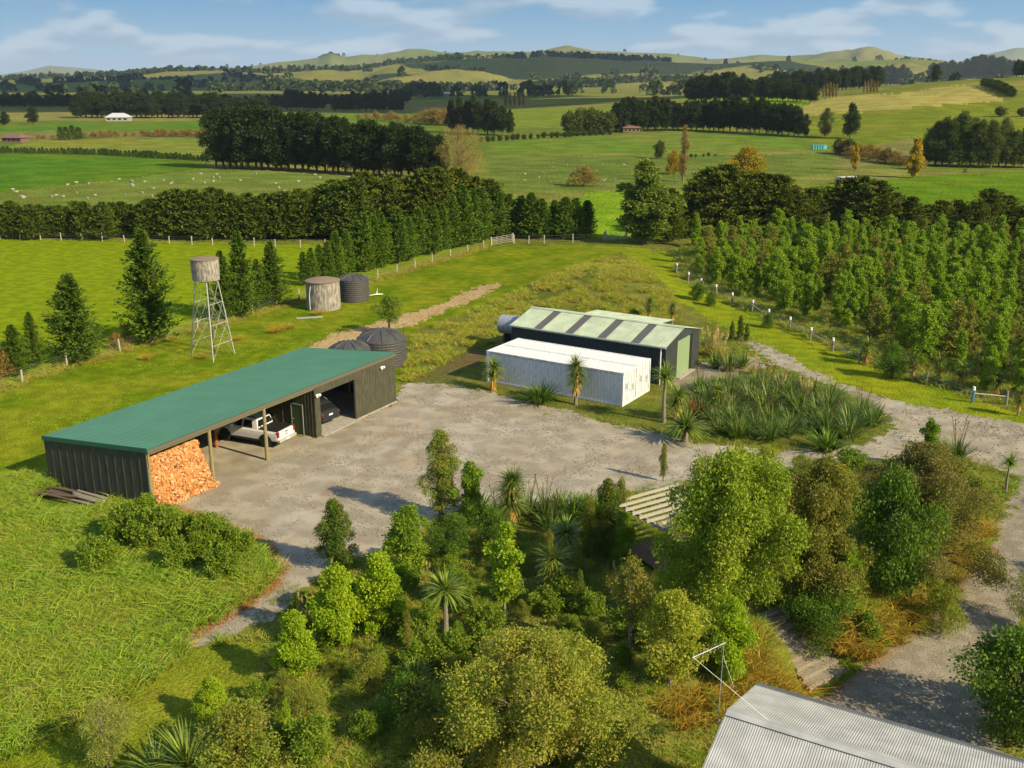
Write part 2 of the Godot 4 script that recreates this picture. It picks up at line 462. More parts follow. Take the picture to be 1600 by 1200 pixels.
func make_materials():
	var fine := grain(0.04, 4, 0.76, 1.0, 512, 1)
	var blotch := grain(0.016, 5, 0.87, 1.0, 512, 2)
	var speck := grain(0.19, 2, 0.62, 1.0, 1024, 3)
	var stains := grain(0.022, 5, 0.82, 1.0, 512, 4)
	var streak := grain(0.02, 4, 0.78, 1.0, 512, 5)
	var lump := grain(0.02, 3, 0.0, 1.0, 512, 6)
	mat("grass", Color(1, 1, 1), 1.0, {"vc": true, "tex": fine, "scale": 0.3, "detail": blotch, "scale2": 0.06, "bump": lump, "depth": 3.0, "spec": 0.1})
	mat("grass_far", Color(1, 1, 1), 1.0, {"vc": true, "tex": fine, "scale": 0.05, "detail": blotch, "scale2": 0.009, "spec": 0.0})
	mat("gravel", Color(1, 1, 1), 0.95, {"vc": true, "tex": speck, "scale": 0.11, "detail": blotch, "scale2": 0.05, "bump": speck, "depth": 1.5, "spec": 0.2})
	mat("dirt", Color(1, 1, 1), 1.0, {"vc": true, "tex": fine, "scale": 0.5, "detail": blotch, "scale2": 0.2, "bump": lump, "depth": 3.0, "spec": 0.1})
	mat("concrete", Color(1, 1, 1), 0.85, {"vc": true, "tex": fine, "scale": 0.4, "detail": blotch, "scale2": 0.12, "spec": 0.3})
	mat("roof_green", Color(0.085, 0.225, 0.14), 0.6, {"tex": grain(0.02, 4, 0.95, 1.0, 256, 31), "scale": 0.05})
	mat("trim_green", Color(0.03, 0.13, 0.075), 0.5)
	mat("wall_olive", Color(0.058, 0.056, 0.034), 0.65, {"tex": streak, "scale3": Vector3(0.6, 0.08, 0.6)})
	mat("fascia", Color(0.11, 0.1, 0.07), 0.6)
	mat("slab", Color(0.33, 0.3, 0.25), 0.9, {"tex": blotch, "scale": 0.3})
	mat("pole_wood", Color(0.23, 0.19, 0.09), 0.9, {"tex": streak, "scale3": Vector3(3, 0.4, 3)})
	mat("pole_red", Color(0.28, 0.09, 0.03), 0.9, {"tex": streak, "scale3": Vector3(3, 0.4, 3)})
	mat("door_green", Color(0.07, 0.11, 0.045), 0.6)
	mat("frame_pale", Color(0.25, 0.27, 0.2), 0.6)
	mat("white_plastic", Color(0.8, 0.8, 0.78), 0.5)
	mat("white_paint", Color(0.63, 0.625, 0.605), 0.7, {"tex": grain(0.02, 5, 0.91, 1.0, 512, 11), "scale3": Vector3(0.5, 0.14, 0.5), "detail": grain(0.02, 4, 0.94, 1.0, 512, 12), "scale2": 0.4})
	mat("vent_grey", Color(0.3, 0.3, 0.28), 0.7)
	mat("rust", Color(0.2, 0.09, 0.035), 0.9, {"tex": fine, "scale": 2.0})
	mat("roof_sage", Color(0.36, 0.42, 0.3), 0.6, {"tex": blotch, "scale": 0.07})
	mat("skylight", Color(0.085, 0.08, 0.085), 0.45)
	mat("wall_dark", Color(0.036, 0.045, 0.042), 0.65, {"tex": streak, "scale3": Vector3(0.6, 0.08, 0.6)})
	mat("door_sage", Color(0.2, 0.28, 0.14), 0.6)
	mat("tank_black", Color(0.055, 0.053, 0.05), 0.6, {"tex": blotch, "scale": 0.3, "spec": 0.5})
	mat("tank_concrete", Color(0.25, 0.225, 0.185), 0.95, {"tex": grain(0.016, 5, 0.66, 1.0, 512, 14), "scale3": Vector3(0.45, 0.12, 0.45), "detail": blotch, "scale2": 0.8})
	mat("lid_rusty", Color(0.2, 0.145, 0.1), 0.9, {"tex": stains, "scale": 0.6})
	mat("tank_silver", Color(0.33, 0.35, 0.37), 0.5, {"metal": 0.3, "tex": blotch, "scale": 0.4})
	mat("galvanised", Color(0.45, 0.44, 0.4), 0.5, {"metal": 0.3})
	mat("dark_steel", Color(0.03, 0.03, 0.03), 0.6)
	mat("zinc_roof", Color(0.36, 0.36, 0.335), 0.6, {"metal": 0.0, "tex": blotch, "scale": 0.1})
	mat("post_wood", Color(0.36, 0.33, 0.26), 0.95, {"tex": streak, "scale3": Vector3(4, 0.6, 4)})
	mat("old_wood", Color(0.24, 0.2, 0.15), 0.95, {"tex": streak, "scale3": Vector3(1.2, 4, 4)})
	mat("old_wood_dark", Color(0.1, 0.07, 0.05), 0.95, {"tex": streak, "scale3": Vector3(1.2, 4, 4)})
	mat("sleeper", Color(0.25, 0.21, 0.155), 0.95, {"tex": streak, "scale3": Vector3(1.0, 3, 3), "detail": stains, "scale2": 0.7})
	mat("deck_brown", Color(0.12, 0.07, 0.04), 0.9, {"tex": streak, "scale3": Vector3(1.0, 3, 3)})
	mat("pergola_white", Color(0.36, 0.335, 0.27), 0.8, {"tex": streak, "scale3": Vector3(1.5, 3, 3)})
	mat("car_white", Color(0.62, 0.62, 0.6), 0.3, {"spec": 0.5})
	mat("car_dark", Color(0.035, 0.037, 0.042), 0.3, {"metal": 0.3})
	mat("tyre", Color(0.015, 0.015, 0.015), 0.9)
	mat("rim", Color(0.3, 0.3, 0.3), 0.35, {"metal": 0.7})
	mat("glass_dark", Color(0.012, 0.013, 0.015), 0.08, {"spec": 0.6})
	mat("black_trim", Color(0.014, 0.014, 0.015), 0.6)
	mat("tail_red", Color(0.25, 0.012, 0.012), 0.25)
	mat("plate", Color(0.7, 0.7, 0.68), 0.5)
	for i in 4:
		var fc: Color = [Color(0.5, 0.225, 0.07), Color(0.54, 0.29, 0.11), Color(0.42, 0.165, 0.05), Color(0.56, 0.37, 0.19)][i]
		mat("firewood_%d" % i, fc, 0.9, {"tex": streak, "scale3": Vector3(3, 8, 8), "world": false})
	mat("bark_log", Color(0.13, 0.075, 0.045), 0.95)
	mat("bark", Color(0.13, 0.1, 0.07), 0.95, {"tex": streak, "scale3": Vector3(3, 0.6, 3)})
	mat("bark_pale", Color(0.2, 0.165, 0.115), 0.95, {"tex": streak, "scale3": Vector3(3, 0.6, 3)})
	mat("leaf", Color(1, 1, 1), 0.6, {"vc": true, "spec": 0.35, "back": Color(0.85, 0.92, 0.4)})
	mat("needle", Color(1, 1, 1), 0.7, {"vc": true, "spec": 0.25, "back": Color(0.46, 0.5, 0.22)})
	mat("blade", Color(1, 1, 1), 0.5, {"vc": true, "spec": 0.4, "back": Color(0.7, 0.78, 0.35)})
	mat("dry", Color(1, 1, 1), 0.9, {"vc": true, "spec": 0.1, "back": Color(0.45, 0.4, 0.3)})
	mat("wool", Color(0.3, 0.28, 0.22), 1.0)
	mat("face_dark", Color(0.12, 0.1, 0.09), 0.9)
	mat("house_wall", Color(0.3, 0.28, 0.25), 0.8)
	mat("house_roof_white", Color(0.45, 0.45, 0.45), 0.6)
	mat("house_roof_brown", Color(0.16, 0.09, 0.07), 0.8)
	mat("turquoise", Color(0.08, 0.42, 0.42), 0.6)
	mat("cap_white", Color(0.75, 0.75, 0.72), 0.7)
	mat("cap_blue", Color(0.06, 0.16, 0.3), 0.6)
	mat("stone", Color(0.42, 0.4, 0.36), 0.9)
	mat("cloud_white", Color(0.85, 0.85, 0.85), 1.0)

# clouds that stand between the sun and the far country, high above the frame
func build_clouds():
	for q in [[-190.0, -930.0, 330.0, 200.0], [200.0, -2950.0, 520.0, 480.0], [-1050.0, -2300.0, 620.0, 420.0], [-420.0, -1350.0, 420.0, 260.0], [1500.0, -4200.0, 500.0, 500.0]]:
		var c := Vector3(q[0], 0, q[1]) + SUN * (900.0 / SUN.y)
		var m := MB.new()
		var rings := []
		for i in 13:
			var ring_pts := []
			var t := PI * (i + 0.02) / 12.04
			for k in 40:
				var a := TAU * k / 40
				var d := Vector3(sin(t) * cos(a), cos(t), sin(t) * sin(a))
				var f := 1.0 + 0.55 * nz.get_noise_3d(d.x * 1.4 + q[0], d.y * 1.4, d.z * 1.4 + q[1])
				ring_pts.append(Vector3(d.x * q[2], d.y * 80.0, d.z * q[3]) * f)
			rings.append(ring_pts)
		m.loft(rings)
		var o := MeshInstance3D.new()
		o.name = numbered("cloud")
		o.mesh = m.mesh()
		o.material_override = mats["cloud_white"]
		o.position = c
		tag(o, "white cumulus cloud drifting high above the plain", "cloud", "clouds over the plain")
		add_child(o)

# ---------------------------------------------------------------- mesh builder
class MB:
	var v := PackedVector3Array()
	var c := PackedColorArray()
	var ix := PackedInt32Array()
	func leaf(p: Vector3, l: Vector3, w: Vector3, col: Color):
		var n := v.size()
		var m := p + l * 0.5
		v.append(p)
		v.append(m + w)
		v.append(p + l)
		v.append(m - w)
		for k in 4:
			c.append(col)
		ix.append_array(PackedInt32Array([n, n + 1, n + 2, n, n + 2, n + 3]))
	func tri(a: Vector3, b: Vector3, d: Vector3, col := Color.WHITE):
		var n := v.size()
		v.append(a)
		v.append(b)
		v.append(d)
		for k in 3:
			c.append(col)
		ix.append_array(PackedInt32Array([n, n + 1, n + 2]))
	func quad(a: Vector3, b: Vector3, d: Vector3, e: Vector3, col := Color.WHITE):
		var n := v.size()
		for p in [a, b, d, e]:
			v.append(p)
			c.append(col)
		ix.append_array(PackedInt32Array([n, n + 1, n + 2, n, n + 2, n + 3]))
	func box(o: Vector3, s: Vector3, b := Basis(), col := Color.WHITE):
		var p := []
		for k in 8:
			p.append(o + b * Vector3(s.x * (0.5 if k & 1 else -0.5), s.y * (0.5 if k & 2 else -0.5), s.z * (0.5 if k & 4 else -0.5)))
		for q in [[0, 2, 3, 1], [4, 5, 7, 6], [0, 1, 5, 4], [2, 6, 7, 3], [0, 4, 6, 2], [1, 3, 7, 5]]:
			quad(p[q[0]], p[q[1]], p[q[2]], p[q[3]], col)
	func tube(pts: Array, radii: Array, sides := 6, col := Color.WHITE, caps := true):
		var first := v.size()
		for i in pts.size():
			var d: Vector3 = (pts[mini(i + 1, pts.size() - 1)] - pts[maxi(i - 1, 0)]).normalized()
			var a := d.cross(Vector3(0.31, 0.2, 0.93) if absf(d.z) < 0.8 else Vector3(1, 0.1, 0.05)).normalized()
			var b := d.cross(a)
			for s in sides:
				var t := TAU * s / sides
				v.append(pts[i] + (a * cos(t) + b * sin(t)) * radii[i])
				c.append(col)
		for i in pts.size() - 1:
			for s in sides:
				var q := first + i * sides
				var s2 := (s + 1) % sides
				ix.append_array(PackedInt32Array([q + s, q + s2, q + sides + s2, q + s, q + sides + s2, q + sides + s]))
		if caps:
			var e := first + (pts.size() - 1) * sides
			for s in range(1, sides - 1):
				ix.append_array(PackedInt32Array([e, e + s + 1, e + s, first, first + s, first + s + 1]))
	func lathe(profile: Array, sides := 24, o := Vector3.ZERO, col := Color.WHITE):
		var first := v.size()
		for p in profile:
			for s in sides:
				var t := TAU * s / sides
				v.append(o + Vector3(cos(t) * p[0], p[1], sin(t) * p[0]))
				c.append(col)
		for i in profile.size() - 1:
			for s in sides:
				var q := first + i * sides
				var s2 := (s + 1) % sides
				ix.append_array(PackedInt32Array([q + s, q + s2, q + sides + s2, q + s, q + sides + s2, q + sides + s]))
	func loft(rings: Array, close := true, col := Color.WHITE):     # rings of equally many points
		var k: int = rings[0].size()
		for i in rings.size() - 1:
			for s in k:
				var s2 := (s + 1) % k
				quad(rings[i][s], rings[i][s2], rings[i + 1][s2], rings[i + 1][s], col)
		if close:
			for r in [rings[0], rings[-1]]:
				for s in range(1, k - 1):
					tri(r[0], r[s], r[s + 1], col)
	func mesh() -> ArrayMesh:
		var arr := []
		arr.resize(Mesh.ARRAY_MAX)
		arr[Mesh.ARRAY_VERTEX] = v
		arr[Mesh.ARRAY_COLOR] = c
		arr[Mesh.ARRAY_INDEX] = ix
		var am := ArrayMesh.new()
		am.add_surface_from_arrays(Mesh.PRIMITIVE_TRIANGLES, arr)
		return am

func numbered(called: String) -> String:
	taken[called] = taken.get(called, -1) + 1
	return called if taken[called] == 0 else "%s_%03d" % [called, taken[called]]

func tag(o: Node, label: String, category: String, group := "", kind := ""):
	o.set_meta("label", label)
	o.set_meta("category", category)
	if group:
		o.set_meta("group", group)
	if kind:
		o.set_meta("kind", kind)

func thing(called: String, label: String, category: String, at: Vector3, turn := 0.0, group := "") -> Node3D:
	var o := Node3D.new()
	o.name = numbered(called)
	add_child(o)
	o.position = at
	o.rotation.y = turn
	tag(o, label, category, group)
	return o

func part(parent: Node, called: String, m: Mesh, material: String, xf := Transform3D()) -> MeshInstance3D:
	var o := MeshInstance3D.new()
	o.name = called
	o.mesh = m
	o.material_override = mats[material]
	o.transform = xf
	parent.add_child(o, true)
	return o

func boxpart(parent: Node, called: String, centre: Vector3, size: Vector3, material: String, turn := Vector3.ZERO) -> MeshInstance3D:
	var b := BoxMesh.new()
	b.size = size
	return part(parent, called, b, material, Transform3D(Basis.from_euler(turn), centre))

# a ribbed sheet between four corners a (start, low), b (end, low), c (end, high), d (start, high); ribs run from low to high; n = number of ribs
func ribbed(a: Vector3, b: Vector3, c: Vector3, d: Vector3, out: Vector3, n: int, depth: float, wave := false) -> ArrayMesh:
	var m := MB.new()
	var prof := []
	for i in n:
		if wave:
			for k in 4:
				prof.append([(i + k / 4.0) / n, sin(k * PI / 2.0) * depth * 0.5])
		else:
			prof.append_array([[(i + 0.0) / n, 0.0], [(i + (0.62 if n > 1 else 0.86)) / n, 0.0], [(i + (0.72 if n > 1 else 0.89)) / n, depth], [(i + (0.9 if n > 1 else 0.96)) / n, depth]])
	prof.append([1.0, 0.0])
	for i in prof.size() - 1:
		var p: Array = prof[i]
		var q: Array = prof[i + 1]
		m.quad(a.lerp(b, p[0]) + out * p[1], a.lerp(b, q[0]) + out * q[1], d.lerp(c, q[0]) + out * q[1], d.lerp(c, p[0]) + out * p[1])
	return m.mesh()

func sheets(parent: Node, called: String, a: Vector3, b: Vector3, c: Vector3, d: Vector3, out: Vector3, count: int, ribs: int, depth: float, material: String, wave := false):
	for i in count:
		var s := (i + 0.0) / count
		var e := (i + 1.0) / count - 0.004 / maxf(a.distance_to(b), 0.5)
		var lift := out * (0.006 if i % 2 else 0.0)
		part(parent, called, ribbed(a.lerp(b, s) + lift, a.lerp(b, e) + lift, d.lerp(c, e) + lift, d.lerp(c, s) + lift, out, ribs, depth, wave), material)

func build_buildings():
	long_shed()
	green_shed()
	containers()
	house()
	tanks()
	tower()
	pergola()
	steps()

func long_shed():
	var L := 23.02
	var D := 8.83
	var hf := 3.8
	var hb := 2.98
	var t := thing("carport_shed", "long open-fronted shed with green ribbed roof, firewood bay and garage", "shed", Vector3(-19.887, 0, -51.044), 1.061)
	var up := Vector3(0, cos(0.0926), -sin(0.0926))
	sheets(t, "roof_sheet", Vector3(-0.06, hf - 0.02, 0.12), Vector3(L + 0.06, hf - 0.02, 0.12), Vector3(L + 0.06, hb - 0.02, -D - 0.06), Vector3(-0.06, hb - 0.02, -D - 0.06), up, 30, 4, 0.03, "roof_green")
	boxpart(t, "fascia", Vector3(L / 2, hf - 0.17, 0.06), Vector3(L + 0.1, 0.24, 0.05), "fascia")
	var tilt := atan2(hf - hb, D)
	for s in [-0.05, L + 0.05]:
		var bm := boxpart(t, "barge_flashing", Vector3(s, (hf + hb) / 2 - 0.1, -D / 2), Vector3(0.05, 0.26, D + 0.16), "trim_green", Vector3(-tilt, 0, 0))
		bm.name = bm.name
	# walls: ribbed sheets, each one a part
	var top := func(v: float) -> float: return lerpf(hf, hb, v / D) - 0.16
	sheets(t, "wall_sheet", Vector3(0, 0, -D), Vector3(0, 0, 0), Vector3(0, top.call(0.0), 0), Vector3(0, top.call(D), -D), Vector3(-1, 0, 0), 13, 1, 0.02, "wall_olive")
	sheets(t, "wall_sheet", Vector3(L, 0, 0), Vector3(L, 0, -D), Vector3(L, top.call(D), -D), Vector3(L, top.call(0.0), 0), Vector3(1, 0, 0), 12, 3, 0.028, "wall_olive")
	sheets(t, "wall_sheet", Vector3(L, 0, -D), Vector3(0, 0, -D), Vector3(0, top.call(D), -D), Vector3(L, top.call(D), -D), Vector3(0, 0, -1), 30, 3, 0.028, "wall_olive")
	var ft := hf - 0.29
	sheets(t, "wall_sheet", Vector3(18.2, 0.06, 0), Vector3(L, 0.06, 0), Vector3(L, ft, 0), Vector3(18.2, ft, 0), Vector3(0, 0, 1), 6, 3, 0.006, "wall_olive")
	sheets(t, "wall_sheet", Vector3(13.93, 0.02, 0), Vector3(14.38, 0.02, 0), Vector3(14.38, ft, 0), Vector3(13.93, ft, 0), Vector3(0, 0, 1), 1, 2, 0.006, "wall_olive")
	sheets(t, "wall_sheet", Vector3(14.38, 2.98, 0), Vector3(18.2, 2.98, 0), Vector3(18.2, ft, 0), Vector3(14.38, ft, 0), Vector3(0, 0, 1), 5, 3, 0.006, "wall_olive")
	# partition between the carport and the garage, with its door
	sheets(t, "wall_sheet", Vector3(13.93, 0.02, -D), Vector3(13.93, 0.02, -2.14), Vector3(13.93, top.call(2.14), -2.14), Vector3(13.93, top.call(D), -D), Vector3(-1, 0, 0), 9, 1, 0.02, "wall_olive")
	sheets(t, "wall_sheet", Vector3(13.93, 2.12, -2.14), Vector3(13.93, 2.12, -1.1), Vector3(13.93, top.call(1.1), -1.1), Vector3(13.93, top.call(2.14), -2.14), Vector3(-1, 0, 0), 1, 4, 0.022, "wall_olive")
	sheets(t, "wall_sheet", Vector3(13.93, 0.02, -1.1), Vector3(13.93, 0.02, 0), Vector3(13.93, top.call(0.0), 0), Vector3(13.93, top.call(1.1), -1.1), Vector3(-1, 0, 0), 2, 2, 0.022, "wall_olive")
	var door := boxpart(t, "door", Vector3(13.92, 1.06, -1.62), Vector3(0.05, 2.04, 0.92), "door_green")
	for q in [[Vector3(0, 0.03, 0.49), Vector3(0.09, 2.12, 0.07)], [Vector3(0, 0.03, -0.49), Vector3(0.09, 2.12, 0.07)], [Vector3(0, 1.06, 0), Vector3(0.09, 0.07, 0.92)]]:
		boxpart(door, "frame", q[0], q[1], "frame_pale")
	boxpart(door, "handle", Vector3(-0.05, 0, -0.36), Vector3(0.06, 0.03, 0.12), "galvanised")
	boxpart(t, "floor_slab", Vector3(18.47, 0.03, -4.35), Vector3(9.05, 0.06, 8.6), "slab")
	boxpart(t, "door_sill", Vector3(16.3, 0.045, 0.16), Vector3(4.0, 0.05, 0.32), "slab")
	boxpart(t, "footing", Vector3(20.6, 0.025, 0.06), Vector3(4.8, 0.07, 0.14), "slab")
	# roller door rolled up behind the header, jamb tracks
	var drum := MB.new()
	drum.tube([Vector3(14.4, 3.1, -0.35), Vector3(18.15, 3.1, -0.35)], [0.24, 0.24], 14)
	part(t, "roller_drum", drum.mesh(), "wall_olive")
	for s in [14.42, 18.16]:
		boxpart(t, "door_track", Vector3(s, 1.5, -0.06), Vector3(0.07, 2.95, 0.08), "dark_steel" if s > 15.0 else "wall_olive")
	# poles and beam
	for q in [[0.06, 0.12, "pole_wood"], [4.6, 0.12, "pole_wood"], [9.2, 0.12, "pole_wood"], [4.6, 4.6, "pole_red"], [9.3, 4.6, "pole_red"]]:
		var pm := MB.new()
		var ph: float = lerpf(hf, hb, q[1] / D) - 0.12
		pm.tube([Vector3(0, 0, 0), Vector3(0, ph * 0.5, 0), Vector3(0, ph, 0)], [0.125, 0.115, 0.105], 10)
		part(t, "pole", pm.mesh(), q[2], Transform3D(Basis(), Vector3(q[0], 0, -q[1] + 0.02)))
	boxpart(t, "beam", Vector3(7.0, hf - 0.32, -0.1), Vector3(13.8, 0.22, 0.06), "pole_wood")
	boxpart(t, "beam", Vector3(7.0, hf - 0.75, -4.6), Vector3(13.8, 0.26, 0.08), "pole_red")
	for s in 12:
		boxpart(t, "rafter", Vector3(0.6 + s * 1.2, (hf + hb) / 2 - 0.14, -D / 2), Vector3(0.05, 0.16, D - 0.3), "pole_wood", Vector3(-tilt, 0, 0))
	for q in [[14.12, 2.62], [21.3, 2.75]]:
		var fl := boxpart(t, "flood_light", Vector3(q[0], q[1] + 0.35, 0.06), Vector3(0.16, 0.12, 0.08), "white_plastic")
		for s in [-0.14, 0.14]:
			boxpart(fl, "lamp_head", Vector3(s, -0.04, 0.09), Vector3(0.13, 0.16, 0.13), "white_plastic", Vector3(0.5, s * 2.0, 0.2))
	boxpart(t, "wall_shelf", Vector3(22.7, 1.1, -5), Vector3(0.5, 0.06, 3.5), "slab")

func green_shed():
	var L := 14.13
	var W := 7.03
	var e := 3.09
	var r := 3.95
	var t := thing("gabled_shed", "gabled dark shed with pale sage roof and skylight strips", "shed", Vector3(-0.042, 0, -82.72), -0.555)
	var sl := atan2(r - e, W / 2)
	var up := Vector3(0, cos(sl), sin(sl))
	var up2 := Vector3(0, cos(sl), -sin(sl))
	var lights := [3, 7, 11, 15]
	for i in 19:
		var s := i * L / 19.0 - (0.1 if i == 0 else 0.0)
		var f := (i + 1) * L / 19.0 - 0.004 + (0.1 if i == 18 else 0.0)
		var sky_strip: bool = i in lights
		var off := Vector3(0, -0.01 if sky_strip else (0.002 if i % 2 else 0.0), 0)
		part(t, "skylight" if sky_strip else "roof_sheet", ribbed(Vector3(s, e, 0.12) + off, Vector3(f, e, 0.12) + off, Vector3(f, r, -W / 2) + off, Vector3(s, r, -W / 2) + off, up, 4, 0.03), "skylight" if sky_strip else "roof_sage")
		part(t, "roof_sheet", ribbed(Vector3(f, e, -W - 0.12) + off, Vector3(s, e, -W - 0.12) + off, Vector3(s, r, -W / 2) + off, Vector3(f, r, -W / 2) + off, up2, 4, 0.03), "roof_sage")
	for s in [-1, 1]:
		boxpart(t, "ridge_cap", Vector3(L / 2, r + 0.02, -W / 2 + s * 0.11), Vector3(L + 0.24, 0.02, 0.26), "roof_sage", Vector3(s * sl, 0, 0))
	sheets(t, "wall_sheet", Vector3(0, 0, 0), Vector3(L, 0, 0), Vector3(L, e - 0.05, 0), Vector3(0, e - 0.05, 0), Vector3(0, 0, 1), 18, 4, 0.025, "wall_dark")
	sheets(t, "wall_sheet", Vector3(L, 0, -W), Vector3(0, 0, -W), Vector3(0, e - 0.05, -W), Vector3(L, e - 0.05, -W), Vector3(0, 0, -1), 18, 4, 0.025, "wall_dark")
	var gh := func(v: float) -> float: return e + (r - e) * (1.0 - absf(v - W / 2) / (W / 2)) - 0.05
	# far end wall, then the front end with the roller door
	for i in 8:
		var a := i * W / 8
		var b := (i + 1) * W / 8 - 0.003
		part(t, "wall_sheet", ribbed(Vector3(0, 0, -b), Vector3(0, 0, -a), Vector3(0, gh.call(a), -a), Vector3(0, gh.call(b), -b), Vector3(-1, 0, 0), 4, 0.025), "wall_dark")
	for q in [[0.0, 0.8], [0.8, 1.6], [1.6, 2.4], [5.5, 6.25], [6.25, 7.03]]:
		part(t, "wall_sheet", ribbed(Vector3(L, 0, -q[0]), Vector3(L, 0, -q[1]), Vector3(L, gh.call(q[1]), -q[1]), Vector3(L, gh.call(q[0]), -q[0]), Vector3(1, 0, 0), 4, 0.025), "wall_dark")
	for q in [[2.4, W / 2], [W / 2, 4.5], [4.5, 5.5]]:
		part(t, "wall_sheet", ribbed(Vector3(L, 3.05, -q[0]), Vector3(L, 3.05, -q[1]), Vector3(L, gh.call(q[1]), -q[1]), Vector3(L, gh.call(q[0]), -q[0]), Vector3(1, 0, 0), 4, 0.025), "wall_dark")
	boxpart(t, "roller_door", Vector3(L - 0.04, 1.5, -3.7), Vector3(0.06, 3.0, 2.6), "door_sage")
	for k in 14:
		boxpart(t, "door_slat", Vector3(L - 0.005, 0.14 + k * 0.21, -3.7), Vector3(0.03, 0.19, 2.58), "door_sage")
	boxpart(t, "door_jamb", Vector3(L + 0.01, 1.52, -5.25), Vector3(0.06, 3.05, 0.45), "black_trim")
	boxpart(t, "door_step", Vector3(L + 0.2, 0.04, -3.7), Vector3(0.5, 0.08, 3.2), "slab")
	for s in [[Vector3(L / 2, e - 0.06, 0.16), Vector3(L + 0.2, 0.12, 0.12)], [Vector3(L / 2, e - 0.06, -W - 0.16), Vector3(L + 0.2, 0.12, 0.12)]]:
		boxpart(t, "gutter", s[0], s[1], "roof_sage")
	var dp := MB.new()
	dp.tube([Vector3(L - 0.35, 0, 0.09), Vector3(L - 0.35, e - 0.1, 0.09)], [0.05, 0.05], 8)
	part(t, "downpipe", dp.mesh(), "white_plastic")
	boxpart(t, "corner_flashing", Vector3(L + 0.03, e / 2, 0.03), Vector3(0.09, e - 0.1, 0.09), "wall_dark")
	# lower lean-to behind
	var lean := boxpart(t, "lean_to_wall", Vector3(6.2, 1.25, -W - 2.0), Vector3(7.4, 2.5, 3.8), "wall_dark")
	sheets(lean, "lean_to_roof", Vector3(-3.8, 1.62, 2.0), Vector3(3.9, 1.62, 2.0), Vector3(3.9, 1.28, -2.1), Vector3(-3.8, 1.28, -2.1), Vector3(0, 1, 0), 10, 4, 0.025, "roof_sage")

